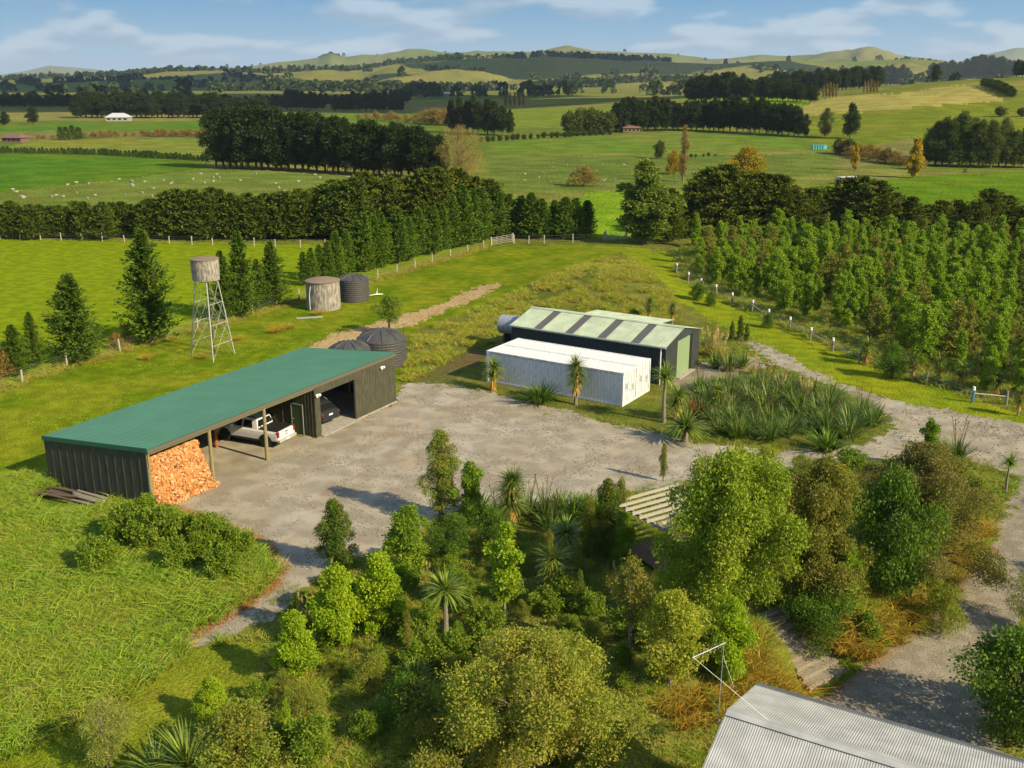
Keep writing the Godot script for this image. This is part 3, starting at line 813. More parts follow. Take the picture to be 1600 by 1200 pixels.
func containers():
	var spots := [[0.0, "white shipping container with rusty roof edge facing the gravel yard"], [2.39, "white shipping container beside the dark shed wall"]]
	for q in spots:
		var o := Vector3(-2.022, 0, -76.127)
		var t := thing("shipping_container", q[1], "container", o + Vector3(-sin(-0.561), 0, -cos(-0.561)) * q[0], -0.561)
		var L := 11.97
		var W := 2.36
		var h := 2.6
		var wave := func(a: Vector3, b: Vector3, n: int, out: Vector3) -> ArrayMesh:
			return ribbed(a, b, b + Vector3(0, h - 0.36, 0), a + Vector3(0, h - 0.36, 0), out, n, -0.034)
		part(t, "side_wall", wave.call(Vector3(0.12, 0.18, -0.03), Vector3(L - 0.12, 0.18, -0.03), 42, Vector3(0, 0, 1)), "white_paint")
		part(t, "side_wall", wave.call(Vector3(L - 0.12, 0.18, -W + 0.03), Vector3(0.12, 0.18, -W + 0.03), 42, Vector3(0, 0, -1)), "white_paint")
		part(t, "end_wall", wave.call(Vector3(0.03, 0.18, -W + 0.12), Vector3(0.03, 0.18, -0.12), 8, Vector3(-1, 0, 0)), "white_paint")
		var roof := MB.new()
		for i in 24:
			var x := 0.1 + i * (L - 0.2) / 24.0
			var x2 := 0.1 + (i + 1) * (L - 0.2) / 24.0
			var xm := lerpf(x, x2, 0.7)
			var y1 := h - 0.03 + 0.012 * nf.get_noise_2d(i * 3.1, q[0])
			roof.quad(Vector3(x, y1, -0.08), Vector3(xm, y1 - 0.008, -0.08), Vector3(xm, y1 - 0.008, -W + 0.08), Vector3(x, y1, -W + 0.08))
			roof.quad(Vector3(xm, y1 - 0.008, -0.08), Vector3(x2, y1 - 0.03, -0.08), Vector3(x2, y1 - 0.03, -W + 0.08), Vector3(xm, y1 - 0.008, -W + 0.08))
		part(t, "roof_panel", roof.mesh(), "white_paint")
		for s in [-0.06, -W + 0.06]:
			boxpart(t, "top_rail", Vector3(L / 2, h - 0.075, s), Vector3(L - 0.2, 0.13, 0.12), "white_paint")
			boxpart(t, "bottom_rail", Vector3(L / 2, 0.11, s), Vector3(L - 0.2, 0.16, 0.1), "white_paint")
			for x in [0.09, L - 0.09]:
				boxpart(t, "corner_post", Vector3(x, h / 2, s), Vector3(0.18, h, 0.13), "white_paint")
		for x in [0.08, L - 0.08]:
			boxpart(t, "end_rail", Vector3(x, h - 0.08, -W / 2), Vector3(0.14, 0.14, W - 0.26), "white_paint")
			boxpart(t, "end_rail", Vector3(x, 0.1, -W / 2), Vector3(0.14, 0.18, W - 0.26), "white_paint")
		# rust patches along the rails and on the door end are matter of their own: thin scabs of rusted steel
		for k in 34:
			var x := rng.randf_range(0.2, L - 0.2)
			boxpart(t, "rust_scab", Vector3(x, h - 0.008 - rng.randf() * 0.1, 0.003 if q[0] == 0.0 else -W - 0.003), Vector3(rng.randf_range(0.04, 0.3), rng.randf_range(0.012, 0.04), 0.004), "rust")
		for k in 3:
			boxpart(t, "rust_scab", Vector3(L + 0.004, rng.randf_range(0.15, h), [-0.1, -W + 0.1, -W / 2][k % 3] + rng.randf_range(-0.08, 0.08)), Vector3(0.004, rng.randf_range(0.05, 0.3), rng.randf_range(0.02, 0.05)), "rust")
		for s in 2:
			var zc := -0.16 - (W - 0.32) * (0.25 + 0.5 * s)
			var door := boxpart(t, "door", Vector3(L - 0.06, h / 2, zc), Vector3(0.06, h - 0.36, (W - 0.34) / 2 - 0.01), "white_paint")
			for b in [-0.22, 0.22]:
				var bar := MB.new()
				bar.tube([Vector3(0.06, -h / 2 + 0.1, b), Vector3(0.06, h / 2 - 0.1, b)], [0.022, 0.022], 6)
				part(door, "lock_bar", bar.mesh(), "white_paint")
				boxpart(door, "lock_handle", Vector3(0.09, -0.25, b + 0.12), Vector3(0.03, 0.05, 0.3), "white_paint")
			boxpart(door, "vent_plate", Vector3(0.035, 0.1 - 0.25 * s, 0.0), Vector3(0.02, 0.5, 0.3), "vent_grey")
	# the horizontal fuel tank behind
	var ft := thing("fuel_tank", "pale grey horizontal cylinder tank behind the white containers", "tank", at_height(808, 536, 0.0) + Vector3(0, 0, 1.5), -0.5)
	var prof := []
	for k in 7:
		prof.append([0.85 * sin(k * PI / 12.0), -1.55 - 0.25 * cos(k * PI / 12.0)])
	for k in 7:
		prof.append([0.85 * cos(k * PI / 12.0), 1.55 + 0.25 * sin(k * PI / 12.0)])
	var m := MB.new()
	m.lathe(prof, 24)
	part(ft, "shell", m.mesh(), "tank_silver", Transform3D(Basis(Vector3(0, 0, 1), -PI / 2), Vector3(0, 2.0, 0)))
	for s in [-1.0, 1.0]:
		boxpart(ft, "cradle", Vector3(s, 0.62, 0), Vector3(0.14, 1.24, 1.3), "dark_steel")
	for s in [-0.85, 0.85]:
		var band := MB.new()
		band.lathe([[0.862, -0.04], [0.862, 0.04]], 24)
		part(ft, "band", band.mesh(), "galvanised", Transform3D(Basis(Vector3(0, 0, 1), -PI / 2), Vector3(s, 2.0, 0)))

func house():
	var t := thing("corrugated_house", "house with pale grey corrugated iron roof beside the driveway", "house", Vector3(6.81, -1.9, -27.19), -0.517)
	var L := 19.0
	var W := 3.3
	var r := 5.9
	var e := 4.9
	var sl := atan2(r - e, W)
	for i in 25:
		var s := i * 0.76
		var f := s + 0.757
		var o := Vector3(0, 0.002 if i % 2 else 0.0, 0)
		part(t, "roof_sheet", ribbed(Vector3(f, e, -W) + o, Vector3(s, e, -W) + o, Vector3(s, r, 0) + o, Vector3(f, r, 0) + o, Vector3(0, cos(sl), -sin(sl)), 10, 0.014, true), "zinc_roof")
		part(t, "roof_sheet", ribbed(Vector3(s, r - 5.0 * tan(sl), 5.0) + o, Vector3(f, r - 5.0 * tan(sl), 5.0) + o, Vector3(f, r, 0) + o, Vector3(s, r, 0) + o, Vector3(0, cos(sl), sin(sl)), 10, 0.014, true), "zinc_roof")
	for s in [-1, 1]:
		boxpart(t, "ridge_cap", Vector3(L / 2, r + 0.012, s * 0.12), Vector3(L, 0.012, 0.25), "zinc_roof", Vector3(s * sl, 0, 0))
	var roll := MB.new()
	roll.tube([Vector3(0, r + 0.04, 0), Vector3(L, r + 0.04, 0)], [0.028, 0.028], 8)
	part(t, "ridge_roll", roll.mesh(), "zinc_roof")
	var g := MB.new()
	for q in [[-W - 0.13, -W - 0.02, e - 0.1], [-W - 0.13, -W - 0.125, e - 0.01], [-W - 0.03, -W - 0.02, e - 0.03]]:
		g.box(Vector3(L / 2, q[2], (q[0] + q[1]) / 2), Vector3(L, 0.01 if q[2] < e - 0.09 else 0.12, q[1] - q[0]))
	part(t, "gutter", g.mesh(), "zinc_roof")
	for s in [[-0.012, -W / 2, -1], [-0.012, 2.5, 1]]:
		boxpart(t, "barge_board", Vector3(s[0], r - absf(s[1]) * tan(sl) - 0.09, s[1]), Vector3(0.03, 0.16, (W if s[2] < 0 else 5.0) / cos(sl)), "zinc_roof", Vector3(s[2] * sl, 0, 0))
	boxpart(t, "wall", Vector3(L / 2 + 0.3, 2.3, -W + 0.45), Vector3(L - 0.6, 4.6, 0.15), "house_wall")
	boxpart(t, "wall", Vector3(L / 2 + 0.3, 2.0, 4.5), Vector3(L - 0.6, 4.0, 0.15), "house_wall")
	var gable := MB.new()
	gable.loft([[Vector3(0.3, 0, -W + 0.53), Vector3(0.3, 0, 4.4), Vector3(0.3, 4.5, 4.4), Vector3(0.3, r - 0.06, 0), Vector3(0.3, 5.0, -W + 0.53)], [Vector3(0.45, 0, -W + 0.53), Vector3(0.45, 0, 4.4), Vector3(0.45, 4.5, 4.4), Vector3(0.45, r - 0.06, 0), Vector3(0.45, 5.0, -W + 0.53)]])
	part(t, "gable_wall", gable.mesh(), "house_wall")
	# aerial on a mast fixed at the gable
	var an := thing("tv_aerial", "thin television aerial on a stayed mast at the corrugated gable", "aerial", Vector3(6.62, 2.6, -27.62), 0.0)
	var mast := MB.new()
	mast.tube([Vector3(0, -0.5, 0), Vector3(0.03, 3.55, 0)], [0.011, 0.01], 6)
	part(an, "mast", mast.mesh(), "galvanised")
	boxpart(an, "bracket", Vector3(0.12, 0.7, 0.1), Vector3(0.3, 0.05, 0.05), "galvanised")
	var boom := MB.new()
	var b0 := Vector3(-0.95, 3.1, 0.12)
	var b1 := Vector3(0.03, 3.45, -0.12)
	boom.tube([b0, b1 + (b1 - b0) * 0.08], [0.011, 0.011], 6)
	part(an, "boom", boom.mesh(), "white_plastic")
	for k in 9:
		var el := MB.new()
		var p := b0.lerp(b1, k / 8.0)
		var hl := 0.14 + 0.012 * k
		el.tube([p - Vector3(0.02, hl, 0.0), p + Vector3(0.02, hl, 0.0)], [0.004, 0.004], 5)
		part(an, "element", el.mesh(), "galvanised")
	for q in [Vector3(1.35, 1.42, 0.97), Vector3(0.75, 1.15, -1.2)]:
		var stay := MB.new()
		stay.tube([b0.lerp(b1, 0.02) if q.z > 0.0 else Vector3(0.03, 3.1, 0), q], [0.006, 0.006], 5)
		part(an, "stay", stay.mesh(), "white_plastic")

func ribbed_tank(t: Node3D, rad: float, h: float, rise: float, ribs: int):
	var m := MB.new()
	var prof := [[rad, 0.0]]
	var k := 0.12
	while k < h - 0.1:
		prof.append_array([[rad, k], [rad + 0.03, k + 0.04], [rad + 0.03, k + 0.1], [rad, k + 0.14]])
		k += 0.22
	prof.append_array([[rad + 0.02, h], [rad * 0.97, h + 0.05]])
	m.lathe(prof, 36)
	part(t, "shell", m.mesh(), "tank_black")
	var dome := MB.new()
	dome.lathe([[rad * 0.97, h + 0.05], [rad * 0.7, h + rise * 0.55], [rad * 0.35, h + rise * 0.9], [0.25, h + rise], [0.001, h + rise]], 36)
	part(t, "dome", dome.mesh(), "tank_black")
	for i in ribs:
		var a := TAU * i / ribs
		var r := MB.new()
		var d := Vector3(cos(a), 0, sin(a))
		r.tube([d * rad * 0.96 + Vector3(0, h + 0.07, 0), d * rad * 0.68 + Vector3(0, h + rise * 0.6, 0), d * rad * 0.3 + Vector3(0, h + rise * 0.97, 0)], [0.07, 0.075, 0.06], 6)
		part(t, "rib", r.mesh(), "tank_black")
	var lid := MB.new()
	lid.lathe([[0.3, 0.0], [0.3, 0.1], [0.24, 0.14], [0.001, 0.14]], 16)
	part(t, "hatch", lid.mesh(), "tank_black", Transform3D(Basis(), Vector3(rad * 0.45, h + rise * 0.78, 0.1)))

func tanks():
	var a := thing("water_tank", "large black plastic water tank standing tallest behind the garage end", "tank", Vector3(-11.0, 0, -81.6))
	ribbed_tank(a, 2.05, 2.25, 0.75, 9)
	var b := thing("water_tank", "black plastic water tank half hidden behind the green roof", "tank", Vector3(-13.2, 0, -78.3), 0.4)
	ribbed_tank(b, 1.7, 2.15, 0.65, 9)
	var c := thing("water_tank", "dark ribbed plastic tank beside the stained concrete tank", "tank", Vector3(-17.2, 0, -107.0), 0.2)
	ribbed_tank(c, 1.62, 2.35, 0.5, 12)
	var t := thing("concrete_tank", "stained pale concrete water tank with rusty lid standing on grass", "tank", Vector3(-19.8, 0, -103.0))
	var m := MB.new()
	m.lathe([[1.78, -0.1], [1.76, 1.2], [1.74, 2.9], [1.66, 2.92], [1.66, 2.7]], 40)
	part(t, "shell", m.mesh(), "tank_concrete")
	var lid := MB.new()
	lid.lathe([[1.84, 2.93], [1.84, 2.99], [1.2, 3.16], [0.6, 3.27], [0.001, 3.33]], 30)
	part(t, "lid", lid.mesh(), "lid_rusty")
	var pipe := MB.new()
	pipe.tube([Vector3(-1.15, 0.1, 1.45), Vector3(-1.17, 1.6, 1.42), Vector3(-1.0, 2.6, 1.5)], [0.03, 0.03, 0.03], 6)
	part(t, "pipe", pipe.mesh(), "white_plastic")
	var lad := thing("ladder", "pale metal ladder lying on the grass by the concrete tank", "ladder", gp(484, 497), 0.25)
	for s in [-0.2, 0.2]:
		boxpart(lad, "rail", Vector3(0, 0.06, s), Vector3(2.6, 0.06, 0.05), "galvanised")
	for k in 7:
		boxpart(lad, "rung", Vector3(-1.1 + k * 0.36, 0.06, 0), Vector3(0.04, 0.04, 0.36), "galvanised")

func tower():
	var c := Vector3(-26.1, 0, -84.2)
	var t := thing("tank_stand", "pale steel lattice stand carrying the round concrete tank on grass", "stand", c)
	var foot := [Vector3(-1.8, 0, 0.4), Vector3(0.7, 0, 2.3), Vector3(1.8, 0, -0.4), Vector3(-0.7, 0, -2.3)]
	var head := []
	for f in foot:
		head.append(Vector3(f.x * 0.5, 6.62, f.z * 0.5))
	var at := func(i: int, y: float) -> Vector3: return foot[i % 4].lerp(head[i % 4], y / 6.62)
	var bar := func(called: String, a: Vector3, b: Vector3, r: float, m: String):
		var q := MB.new()
		q.tube([a, b], [r, r], 6)
		part(t, called, q.mesh(), m)
	for i in 4:
		bar.call("leg", foot[i] - Vector3(0, 0.05, 0), head[i], 0.045, "galvanised")
		for y in [1.3, 3.0, 4.75]:
			bar.call("crossbar", at.call(i, y), at.call(i + 1, y), 0.026, "galvanised")
		for y in [[0.1, 3.0], [1.3, 4.75], [3.0, 6.5]]:
			bar.call("brace", at.call(i, y[0]), at.call(i + 1, y[1]), 0.009, "galvanised")
			bar.call("brace", at.call(i + 1, y[0]), at.call(i, y[1]), 0.009, "galvanised")
	bar.call("riser_pipe", Vector3(0.1, 0, -0.1), Vector3(0.1, 6.6, -0.1), 0.045, "dark_steel")
	boxpart(t, "platform", Vector3(0, 6.66, 0), Vector3(1.7, 0.07, 1.7), "old_wood", Vector3(0, 0.4, 0))
	var k := thing("header_tank", "small round concrete tank with brown lid on top of the lattice stand", "tank", c + Vector3(0, 6.7, 0))
	var m := MB.new()
	m.lathe([[0.001, 0.0], [1.13, 0.0], [1.17, 1.0], [1.18, 1.75], [1.1, 1.76]], 32)
	part(k, "shell", m.mesh(), "tank_concrete")
	var lid := MB.new()
	lid.lathe([[1.22, 1.76], [1.22, 1.82], [0.5, 1.92], [0.001, 1.95]], 28)
	part(k, "lid", lid.mesh(), "lid_rusty")

func pergola():
	var o := Vector3(5.15, 0, -46.81)
	var a := 0.5625       # rafters run along (0.846, 0, -0.533)
	var t := thing("pergola", "white timber pergola with open rafters half hidden by the big tree", "pergola", o, a)
	# local x along the rafters, local -z away; the rafters step towards +z
	for k in 8:
		boxpart(t, "rafter", Vector3(2.1, 2.5, k * 0.54), Vector3(4.4, 0.13, 0.1), "pergola_white")
	for x in [0.35, 3.9]:
		boxpart(t, "bearer", Vector3(x, 2.32, 1.9), Vector3(0.1, 0.16, 4.4), "pergola_white")
		for z in [0.1, 3.8]:
			boxpart(t, "post", Vector3(x, 1.15, z), Vector3(0.12, 2.3, 0.12), "pergola_white")
	var d := thing("timber_deck", "low brown board deck under the white pergola", "deck", o, a)
	for k in 26:
		boxpart(d, "board", Vector3(0.2 + k * 0.152, 0.2, 2.6), Vector3(0.14, 0.035, 3.6 + 0.06 * sin(k * 7.0)), "deck_brown")
	for z in [1.0, 4.2]:
		boxpart(d, "joist", Vector3(2.1, 0.09, z), Vector3(4.0, 0.18, 0.1), "deck_brown")

func steps():
	# bottom tread from (12.57, -36.6) to (14.65, -38.03); flight climbs towards (11.23, -40.28)
	var bl := Vector3(12.57, -1.62, -36.6)
	var br := Vector3(14.6, -1.62, -38.0)
	var across := (br - bl).normalized()
	var t := thing("timber_steps", "flight of weathered sleeper steps rising from the concrete driveway", "steps", bl, atan2(-across.z, across.x))
	var w := 2.42
	# local x across, -z up the flight
	var climb := Vector3(11.3 - bl.x, 0, -40.3 - bl.z)
	var along := climb.dot(Vector3(-across.z, 0, across.x).normalized())
	var back := Vector3(across.z, 0, -across.x)
	var sgn := 1.0 if climb.dot(back) > 0.0 else -1.0
	var shift := climb.dot(across)
	for i in 9:
		var y := 0.0 + i * 0.155
		var off := -i * 0.44
		var sx := shift * i / 9.0
		for k in 2:
			boxpart(t, "tread", Vector3(sx + w / 2 - i * 0.03, y + 0.1, off - 0.12 - k * 0.225), Vector3(w - i * 0.06, 0.09, 0.19), "sleeper" if (i + k) % 3 else "old_wood", Vector3(0, rng.randf_range(-0.008, 0.008), 0))
		boxpart(t, "riser", Vector3(sx + w / 2 - i * 0.03, y - 0.03, off - 0.04), Vector3(w - i * 0.06 - 0.04, 0.2, 0.06), "sleeper")

# ---------------------------------------------------------------- fences and gates
func fence(called: String, label: String, px: Array, gap: float, tall: float, wires: int, material := "post_wood"):
	var pts := []
	for p in px:
		pts.append(gp(p[0], p[1]))
	var t := thing(called, label, "fence", pts[0])
	var posts := []
	for i in pts.size() - 1:
		var n := maxi(1, int(round(pts[i].distance_to(pts[i + 1]) / gap)))
		for k in n:
			posts.append(pts[i].lerp(pts[i + 1], (k + 0.0) / n))
	posts.append(pts[-1])
	var m := MB.new()
	m.tube([Vector3(0, -0.2, 0), Vector3(0, tall * 0.6, 0), Vector3(0, tall, 0)], [0.085, 0.08, 0.075], 7)
	var pm := m.mesh()
	for i in posts.size():
		var q: Vector3 = posts[i]
		q.y = height(q.x, q.z)
		posts[i] = q
		part(t, "post", pm, material, Transform3D(Basis.from_euler(Vector3(rng.randf_range(-0.05, 0.05), rng.randf() * TAU, rng.randf_range(-0.05, 0.05))).scaled(Vector3(1, rng.randf_range(0.9, 1.12), 1)), q - pts[0]))
	for w in wires:
		var wm := MB.new()
		for i in posts.size() - 1:
			var y := Vector3(0, tall * (0.25 + 0.68 * w / maxf(1.0, wires - 1.0)), 0)
			wm.tube([posts[i] - pts[0] + y, posts[i + 1] - pts[0] + y], [0.006, 0.006], 3, Color.WHITE, false)
		part(t, "wire", wm.mesh(), "galvanised")
	return t

func gate(label: String, a: Vector3, b: Vector3):
	var d := b - a
	var t := thing("farm_gate", label, "gate", a, atan2(-d.z, d.x))
	var l := d.length()
	for y in [0.15, 0.4, 0.65, 0.9, 1.12]:
		boxpart(t, "rail", Vector3(l / 2, y, 0), Vector3(l, 0.04, 0.04), "galvanised")
	for k in 5:
		boxpart(t, "upright", Vector3(0.02 + (l - 0.04) * k / 4.0, 0.63, 0), Vector3(0.04, 1.0, 0.045), "galvanised")
	for x in [-0.14, l + 0.14]:
		boxpart(t, "gate_post", Vector3(x, 0.6, 0), Vector3(0.2, 1.4, 0.2), "post_wood")

func build_fences():
	fence("post_fence", "wire fence on pale posts along the track and young conifers", [[-60, 631], [35, 598], [105, 572], [262, 528], [395, 490], [468, 469], [590, 435], [675, 411], [756, 387]], 4.4, 1.15, 5)
	fence("hedge_fence", "wire fence at the foot of the dark trimmed hedge", [[-60, 372], [0, 374], [160, 377], [300, 382], [430, 386], [548, 388]], 3.6, 1.15, 4)
	fence("corner_fence", "post and rail fence below the hedge between two gates", [[803, 381], [826, 381], [850, 380], [895, 379], [944, 376]], 4.2, 1.2, 3)
	gate("pale metal gate in the fence corner beside the tall conifers", gp(768, 384), gp(800, 378))
	gate("wide metal gate across the track before the bright field", gp(947, 374), gp(977, 374))
	# plantation fence: posts with painted tops and short stay rails
	var px := [[1057, 427], [1075, 442], [1095, 452], [1119, 462], [1144, 475], [1175, 487], [1200, 502], [1233, 515], [1266, 532], [1301, 549], [1342, 569], [1393, 588], [1447, 600], [1519, 629], [1572, 632], [1640, 655], [1720, 675]]
	var o := gp(px[0][0], px[0][1])
	var t := thing("plantation_fence", "low fence with white-topped posts along the tree plantation", "fence", o)
	var pm := MB.new()
	pm.tube([Vector3(0, -0.2, 0), Vector3(0, 1.05, 0)], [0.1, 0.09], 8)
	var post := pm.mesh()
	var cm := MB.new()
	cm.tube([Vector3(0, 0.98, 0), Vector3(0, 1.25, 0)], [0.105, 0.1], 8)
	var cap := cm.mesh()
	var last := o
	for i in px.size():
		var q := gp(px[i][0], px[i][1])
		var p := part(t, "post", post, "cap_blue" if i == 13 else "old_wood", Transform3D(Basis.from_euler(Vector3(rng.randf_range(-0.04, 0.04), 0, rng.randf_range(-0.04, 0.04))), q - o))
		if i != 12 and i != 14:
			part(p, "cap", cap, "cap_white")
		if i > 0:
			for y in [0.35, 0.7, 0.95]:
				var w := MB.new()
				w.tube([last - o + Vector3(0, y, 0), q - o + Vector3(0, y, 0)], [0.007, 0.007], 3, Color.WHITE, false)
				part(t, "wire", w.mesh(), "galvanised")
			if i in [6, 8, 9, 10, 12, 14]:
				var rail := MB.new()
				rail.tube([last - o + Vector3(0, 0.72, 0), last.lerp(q, minf(1.0, 2.6 / last.distance_to(q))) - o + Vector3(0, 0.62, 0)], [0.06, 0.055], 6)
				part(t, "rail", rail.mesh(), "post_wood")
		last = q
	# lone garden posts
	for q in [[706, 493], [733, 489]]:
		var g := thing("short_post", "short dark stake in long grass beside the dirt track", "post", gp(q[0] - 75, q[1] + 32), 0.0, "stakes by the dirt track")
		boxpart(g, "stake", Vector3(0, 0.45, 0), Vector3(0.09, 0.9, 0.09), "old_wood_dark")

# ---------------------------------------------------------------- vehicles
func wheel(parent: Node, at: Vector3, r: float, w: float, side: float):
	var tm := MB.new()
	tm.lathe([[r * 0.66, -w / 2], [r * 0.93, -w / 2], [r, -w * 0.32], [r, w * 0.32], [r * 0.93, w / 2], [r * 0.66, w / 2]], 24)
	var b := Basis(Vector3(0, 0, 1), -PI / 2 * side)
	var o := part(parent, "wheel", tm.mesh(), "tyre", Transform3D(b, at))
	var rm := MB.new()
	rm.lathe([[r * 0.67, w * 0.3], [r * 0.6, w * 0.36], [r * 0.57, w * 0.2], [0.02, w * 0.18]], 24)
	part(o, "rim", rm.mesh(), "black_trim")
	for k in 6:
		var a := TAU * k / 6
		var s := MB.new()
		s.box(Vector3(cos(a), 0, sin(a)) * r * 0.33 + Vector3(0, w * 0.3, 0), Vector3(r * 0.56, 0.03, 0.05), Basis(Vector3.UP, -a))
		part(o, "spoke", s.mesh(), "rim")

# ring across the car at length z: half widths and heights from sill to roof
func ring(z: float, pts: Array) -> Array:
	var out := []
	for p in pts:
		out.append(Vector3(p[0], p[1], z))
	for i in range(pts.size() - 1, -1, -1):
		out.append(Vector3(-pts[i][0], pts[i][1], z))
	return out

func pickup():
	# local -z is forward (into the shed), x across
	var shed_o := Vector3(-19.887, 0, -51.044)
	var d := Vector3(cos(1.061), 0, -sin(1.061))
	var n := Vector3(-sin(1.061), 0, -cos(1.061))
	var t := thing("pickup_truck", "white double-cab pickup truck parked under the open carport", "pickup", shed_o + d * 11.62 + n * 3.45, 1.061 + 0.1)
	var body := MB.new()
	var rings := []
	# z (from nose -2.65 to tail 2.65), top height, half width, sill height
	for q in [[-2.66, 0.78, 0.72, 0.45], [-2.6, 0.98, 0.86, 0.38], [-2.3, 1.06, 0.93, 0.36], [-1.6, 1.11, 0.95, 0.4], [-1.0, 1.15, 0.95, 0.42], [0.0, 1.15, 0.95, 0.42], [0.9, 1.14, 0.95, 0.42], [1.7, 1.14, 0.95, 0.42], [2.52, 1.13, 0.94, 0.48], [2.62, 1.1, 0.91, 0.55]]:
		var hw: float = q[2]
		var tp: float = q[1]
		rings.append(ring(q[0], [[hw - 0.1, q[3]], [hw, q[3] + 0.1], [hw + 0.01, lerpf(q[3], tp, 0.55)], [hw - 0.01, tp - 0.12], [hw - 0.08, tp - 0.015], [hw * 0.5, tp + 0.012]]))
	body.loft(rings)
	part(t, "body", body.mesh(), "car_white")
	var cab := MB.new()
	var cr := []
	for q in [[-1.32, 1.14, 0.86], [-0.55, 1.74, 0.7], [-0.2, 1.8, 0.69], [0.6, 1.8, 0.69], [0.85, 1.74, 0.7], [1.02, 1.14, 0.86]]:
		cr.append(ring(q[0], [[0.88, 1.1], [lerpf(0.88, q[2], 0.5), lerpf(1.1, q[1], 0.5)], [q[2] + 0.01, q[1] - 0.06], [q[2] - 0.07, q[1]]]))
	cab.loft(cr)
	part(t, "cab", cab.mesh(), "car_white")
	for s in [-1.0, 1.0]:
		for q in [[-0.98, -0.42, -0.24, -0.22], [-0.14, -0.12, 0.62, 0.52]]:
			var w := MB.new()
			var f := func(y: float) -> float: return s * (lerpf(0.895, 0.712, (y - 1.1) / 0.66) + 0.012)
			w.quad(Vector3(f.call(1.2), 1.2, q[0]), Vector3(f.call(1.66), 1.66, q[1]), Vector3(f.call(1.66), 1.66, q[3]), Vector3(f.call(1.2), 1.2, q[2]))
			part(t, "side_window", w.mesh(), "glass_dark")
		var rail := MB.new()
		rail.tube([Vector3(s * 0.64, 1.8, -0.4), Vector3(s * 0.64, 1.86, -0.2), Vector3(s * 0.64, 1.86, 0.55), Vector3(s * 0.64, 1.8, 0.72)], [0.03, 0.03, 0.03, 0.03], 6)
		part(t, "roof_rail", rail.mesh(), "black_trim")
		boxpart(t, "wing_mirror", Vector3(s * 1.02, 1.22, -0.98), Vector3(0.22, 0.2, 0.12), "car_white")
		boxpart(t, "side_step", Vector3(s * 0.93, 0.4, 0.05), Vector3(0.16, 0.06, 1.9), "black_trim")
		boxpart(t, "tail_light", Vector3(s * 0.85, 0.95, 2.585), Vector3(0.17, 0.36, 0.12), "tail_red")
		boxpart(t, "headlight", Vector3(s * 0.72, 0.9, -2.56), Vector3(0.3, 0.16, 0.16), "plate")
		for z in [-1.62, 1.64]:
			var arch := MB.new()
			var pts := []
			for k in 11:
				var an := PI * k / 10.0
				pts.append(Vector3(s * 0.95, 0.42 + sin(an) * 0.47, z + cos(an) * 0.47))
			arch.tube(pts, [0.045, 0.045, 0.045, 0.045, 0.045, 0.045, 0.045, 0.045, 0.045, 0.045, 0.045], 5)
			part(t, "wheel_arch", arch.mesh(), "black_trim")
			var hole := MB.new()
			hole.lathe([[0.45, 0.0], [0.44, 0.006], [0.001, 0.006]], 20)
			part(t, "wheel_well", hole.mesh(), "black_trim", Transform3D(Basis(Vector3(0, 0, 1), -PI / 2 * s), Vector3(s * 0.958, 0.42, z)))
			wheel(t, Vector3(s * 0.87, 0.39, z), 0.39, 0.26, s)
	var ws := MB.new()
	ws.quad(Vector3(-0.76, 1.2, -1.265), Vector3(0.76, 1.2, -1.265), Vector3(0.62, 1.7, -0.625), Vector3(-0.62, 1.7, -0.625))
	part(t, "windscreen", ws.mesh(), "glass_dark")
	var rw := MB.new()
	rw.quad(Vector3(-0.74, 1.26, 1.0), Vector3(0.74, 1.26, 1.0), Vector3(0.62, 1.66, 0.895), Vector3(-0.62, 1.66, 0.895))
	part(t, "rear_window", rw.mesh(), "glass_dark")
	boxpart(t, "tray_cover", Vector3(0, 1.165, 1.78), Vector3(1.66, 0.05, 1.5), "black_trim")
	var bar := MB.new()
	bar.tube([Vector3(-0.82, 1.16, 1.3), Vector3(-0.74, 1.52, 1.16), Vector3(0.74, 1.52, 1.16), Vector3(0.82, 1.16, 1.3)], [0.045, 0.045, 0.045, 0.045], 6)
	part(t, "sports_bar", bar.mesh(), "black_trim")
	var tg := boxpart(t, "tailgate", Vector3(0, 0.88, 2.615), Vector3(1.42, 0.44, 0.05), "car_white")
	boxpart(tg, "handle", Vector3(0, 0.12, 0.03), Vector3(0.26, 0.07, 0.03), "black_trim")
	var em := MB.new()
	em.lathe([[0.1, 0.0], [0.1, 0.015], [0.001, 0.015]], 18)
	part(tg, "oval_badge", em.mesh(), "rim", Transform3D(Basis(Vector3(1, 0, 0), PI / 2).scaled_local(Vector3(1, 1, 0.5)), Vector3(0, -0.06, 0.03)))
	boxpart(t, "rear_bumper", Vector3(0, 0.53, 2.66), Vector3(1.82, 0.18, 0.2), "galvanised")
	boxpart(t, "number_plate", Vector3(0, 0.54, 2.768), Vector3(0.36, 0.12, 0.01), "plate")
	boxpart(t, "underbody", Vector3(0, 0.42, 0), Vector3(1.6, 0.2, 4.6), "black_trim")

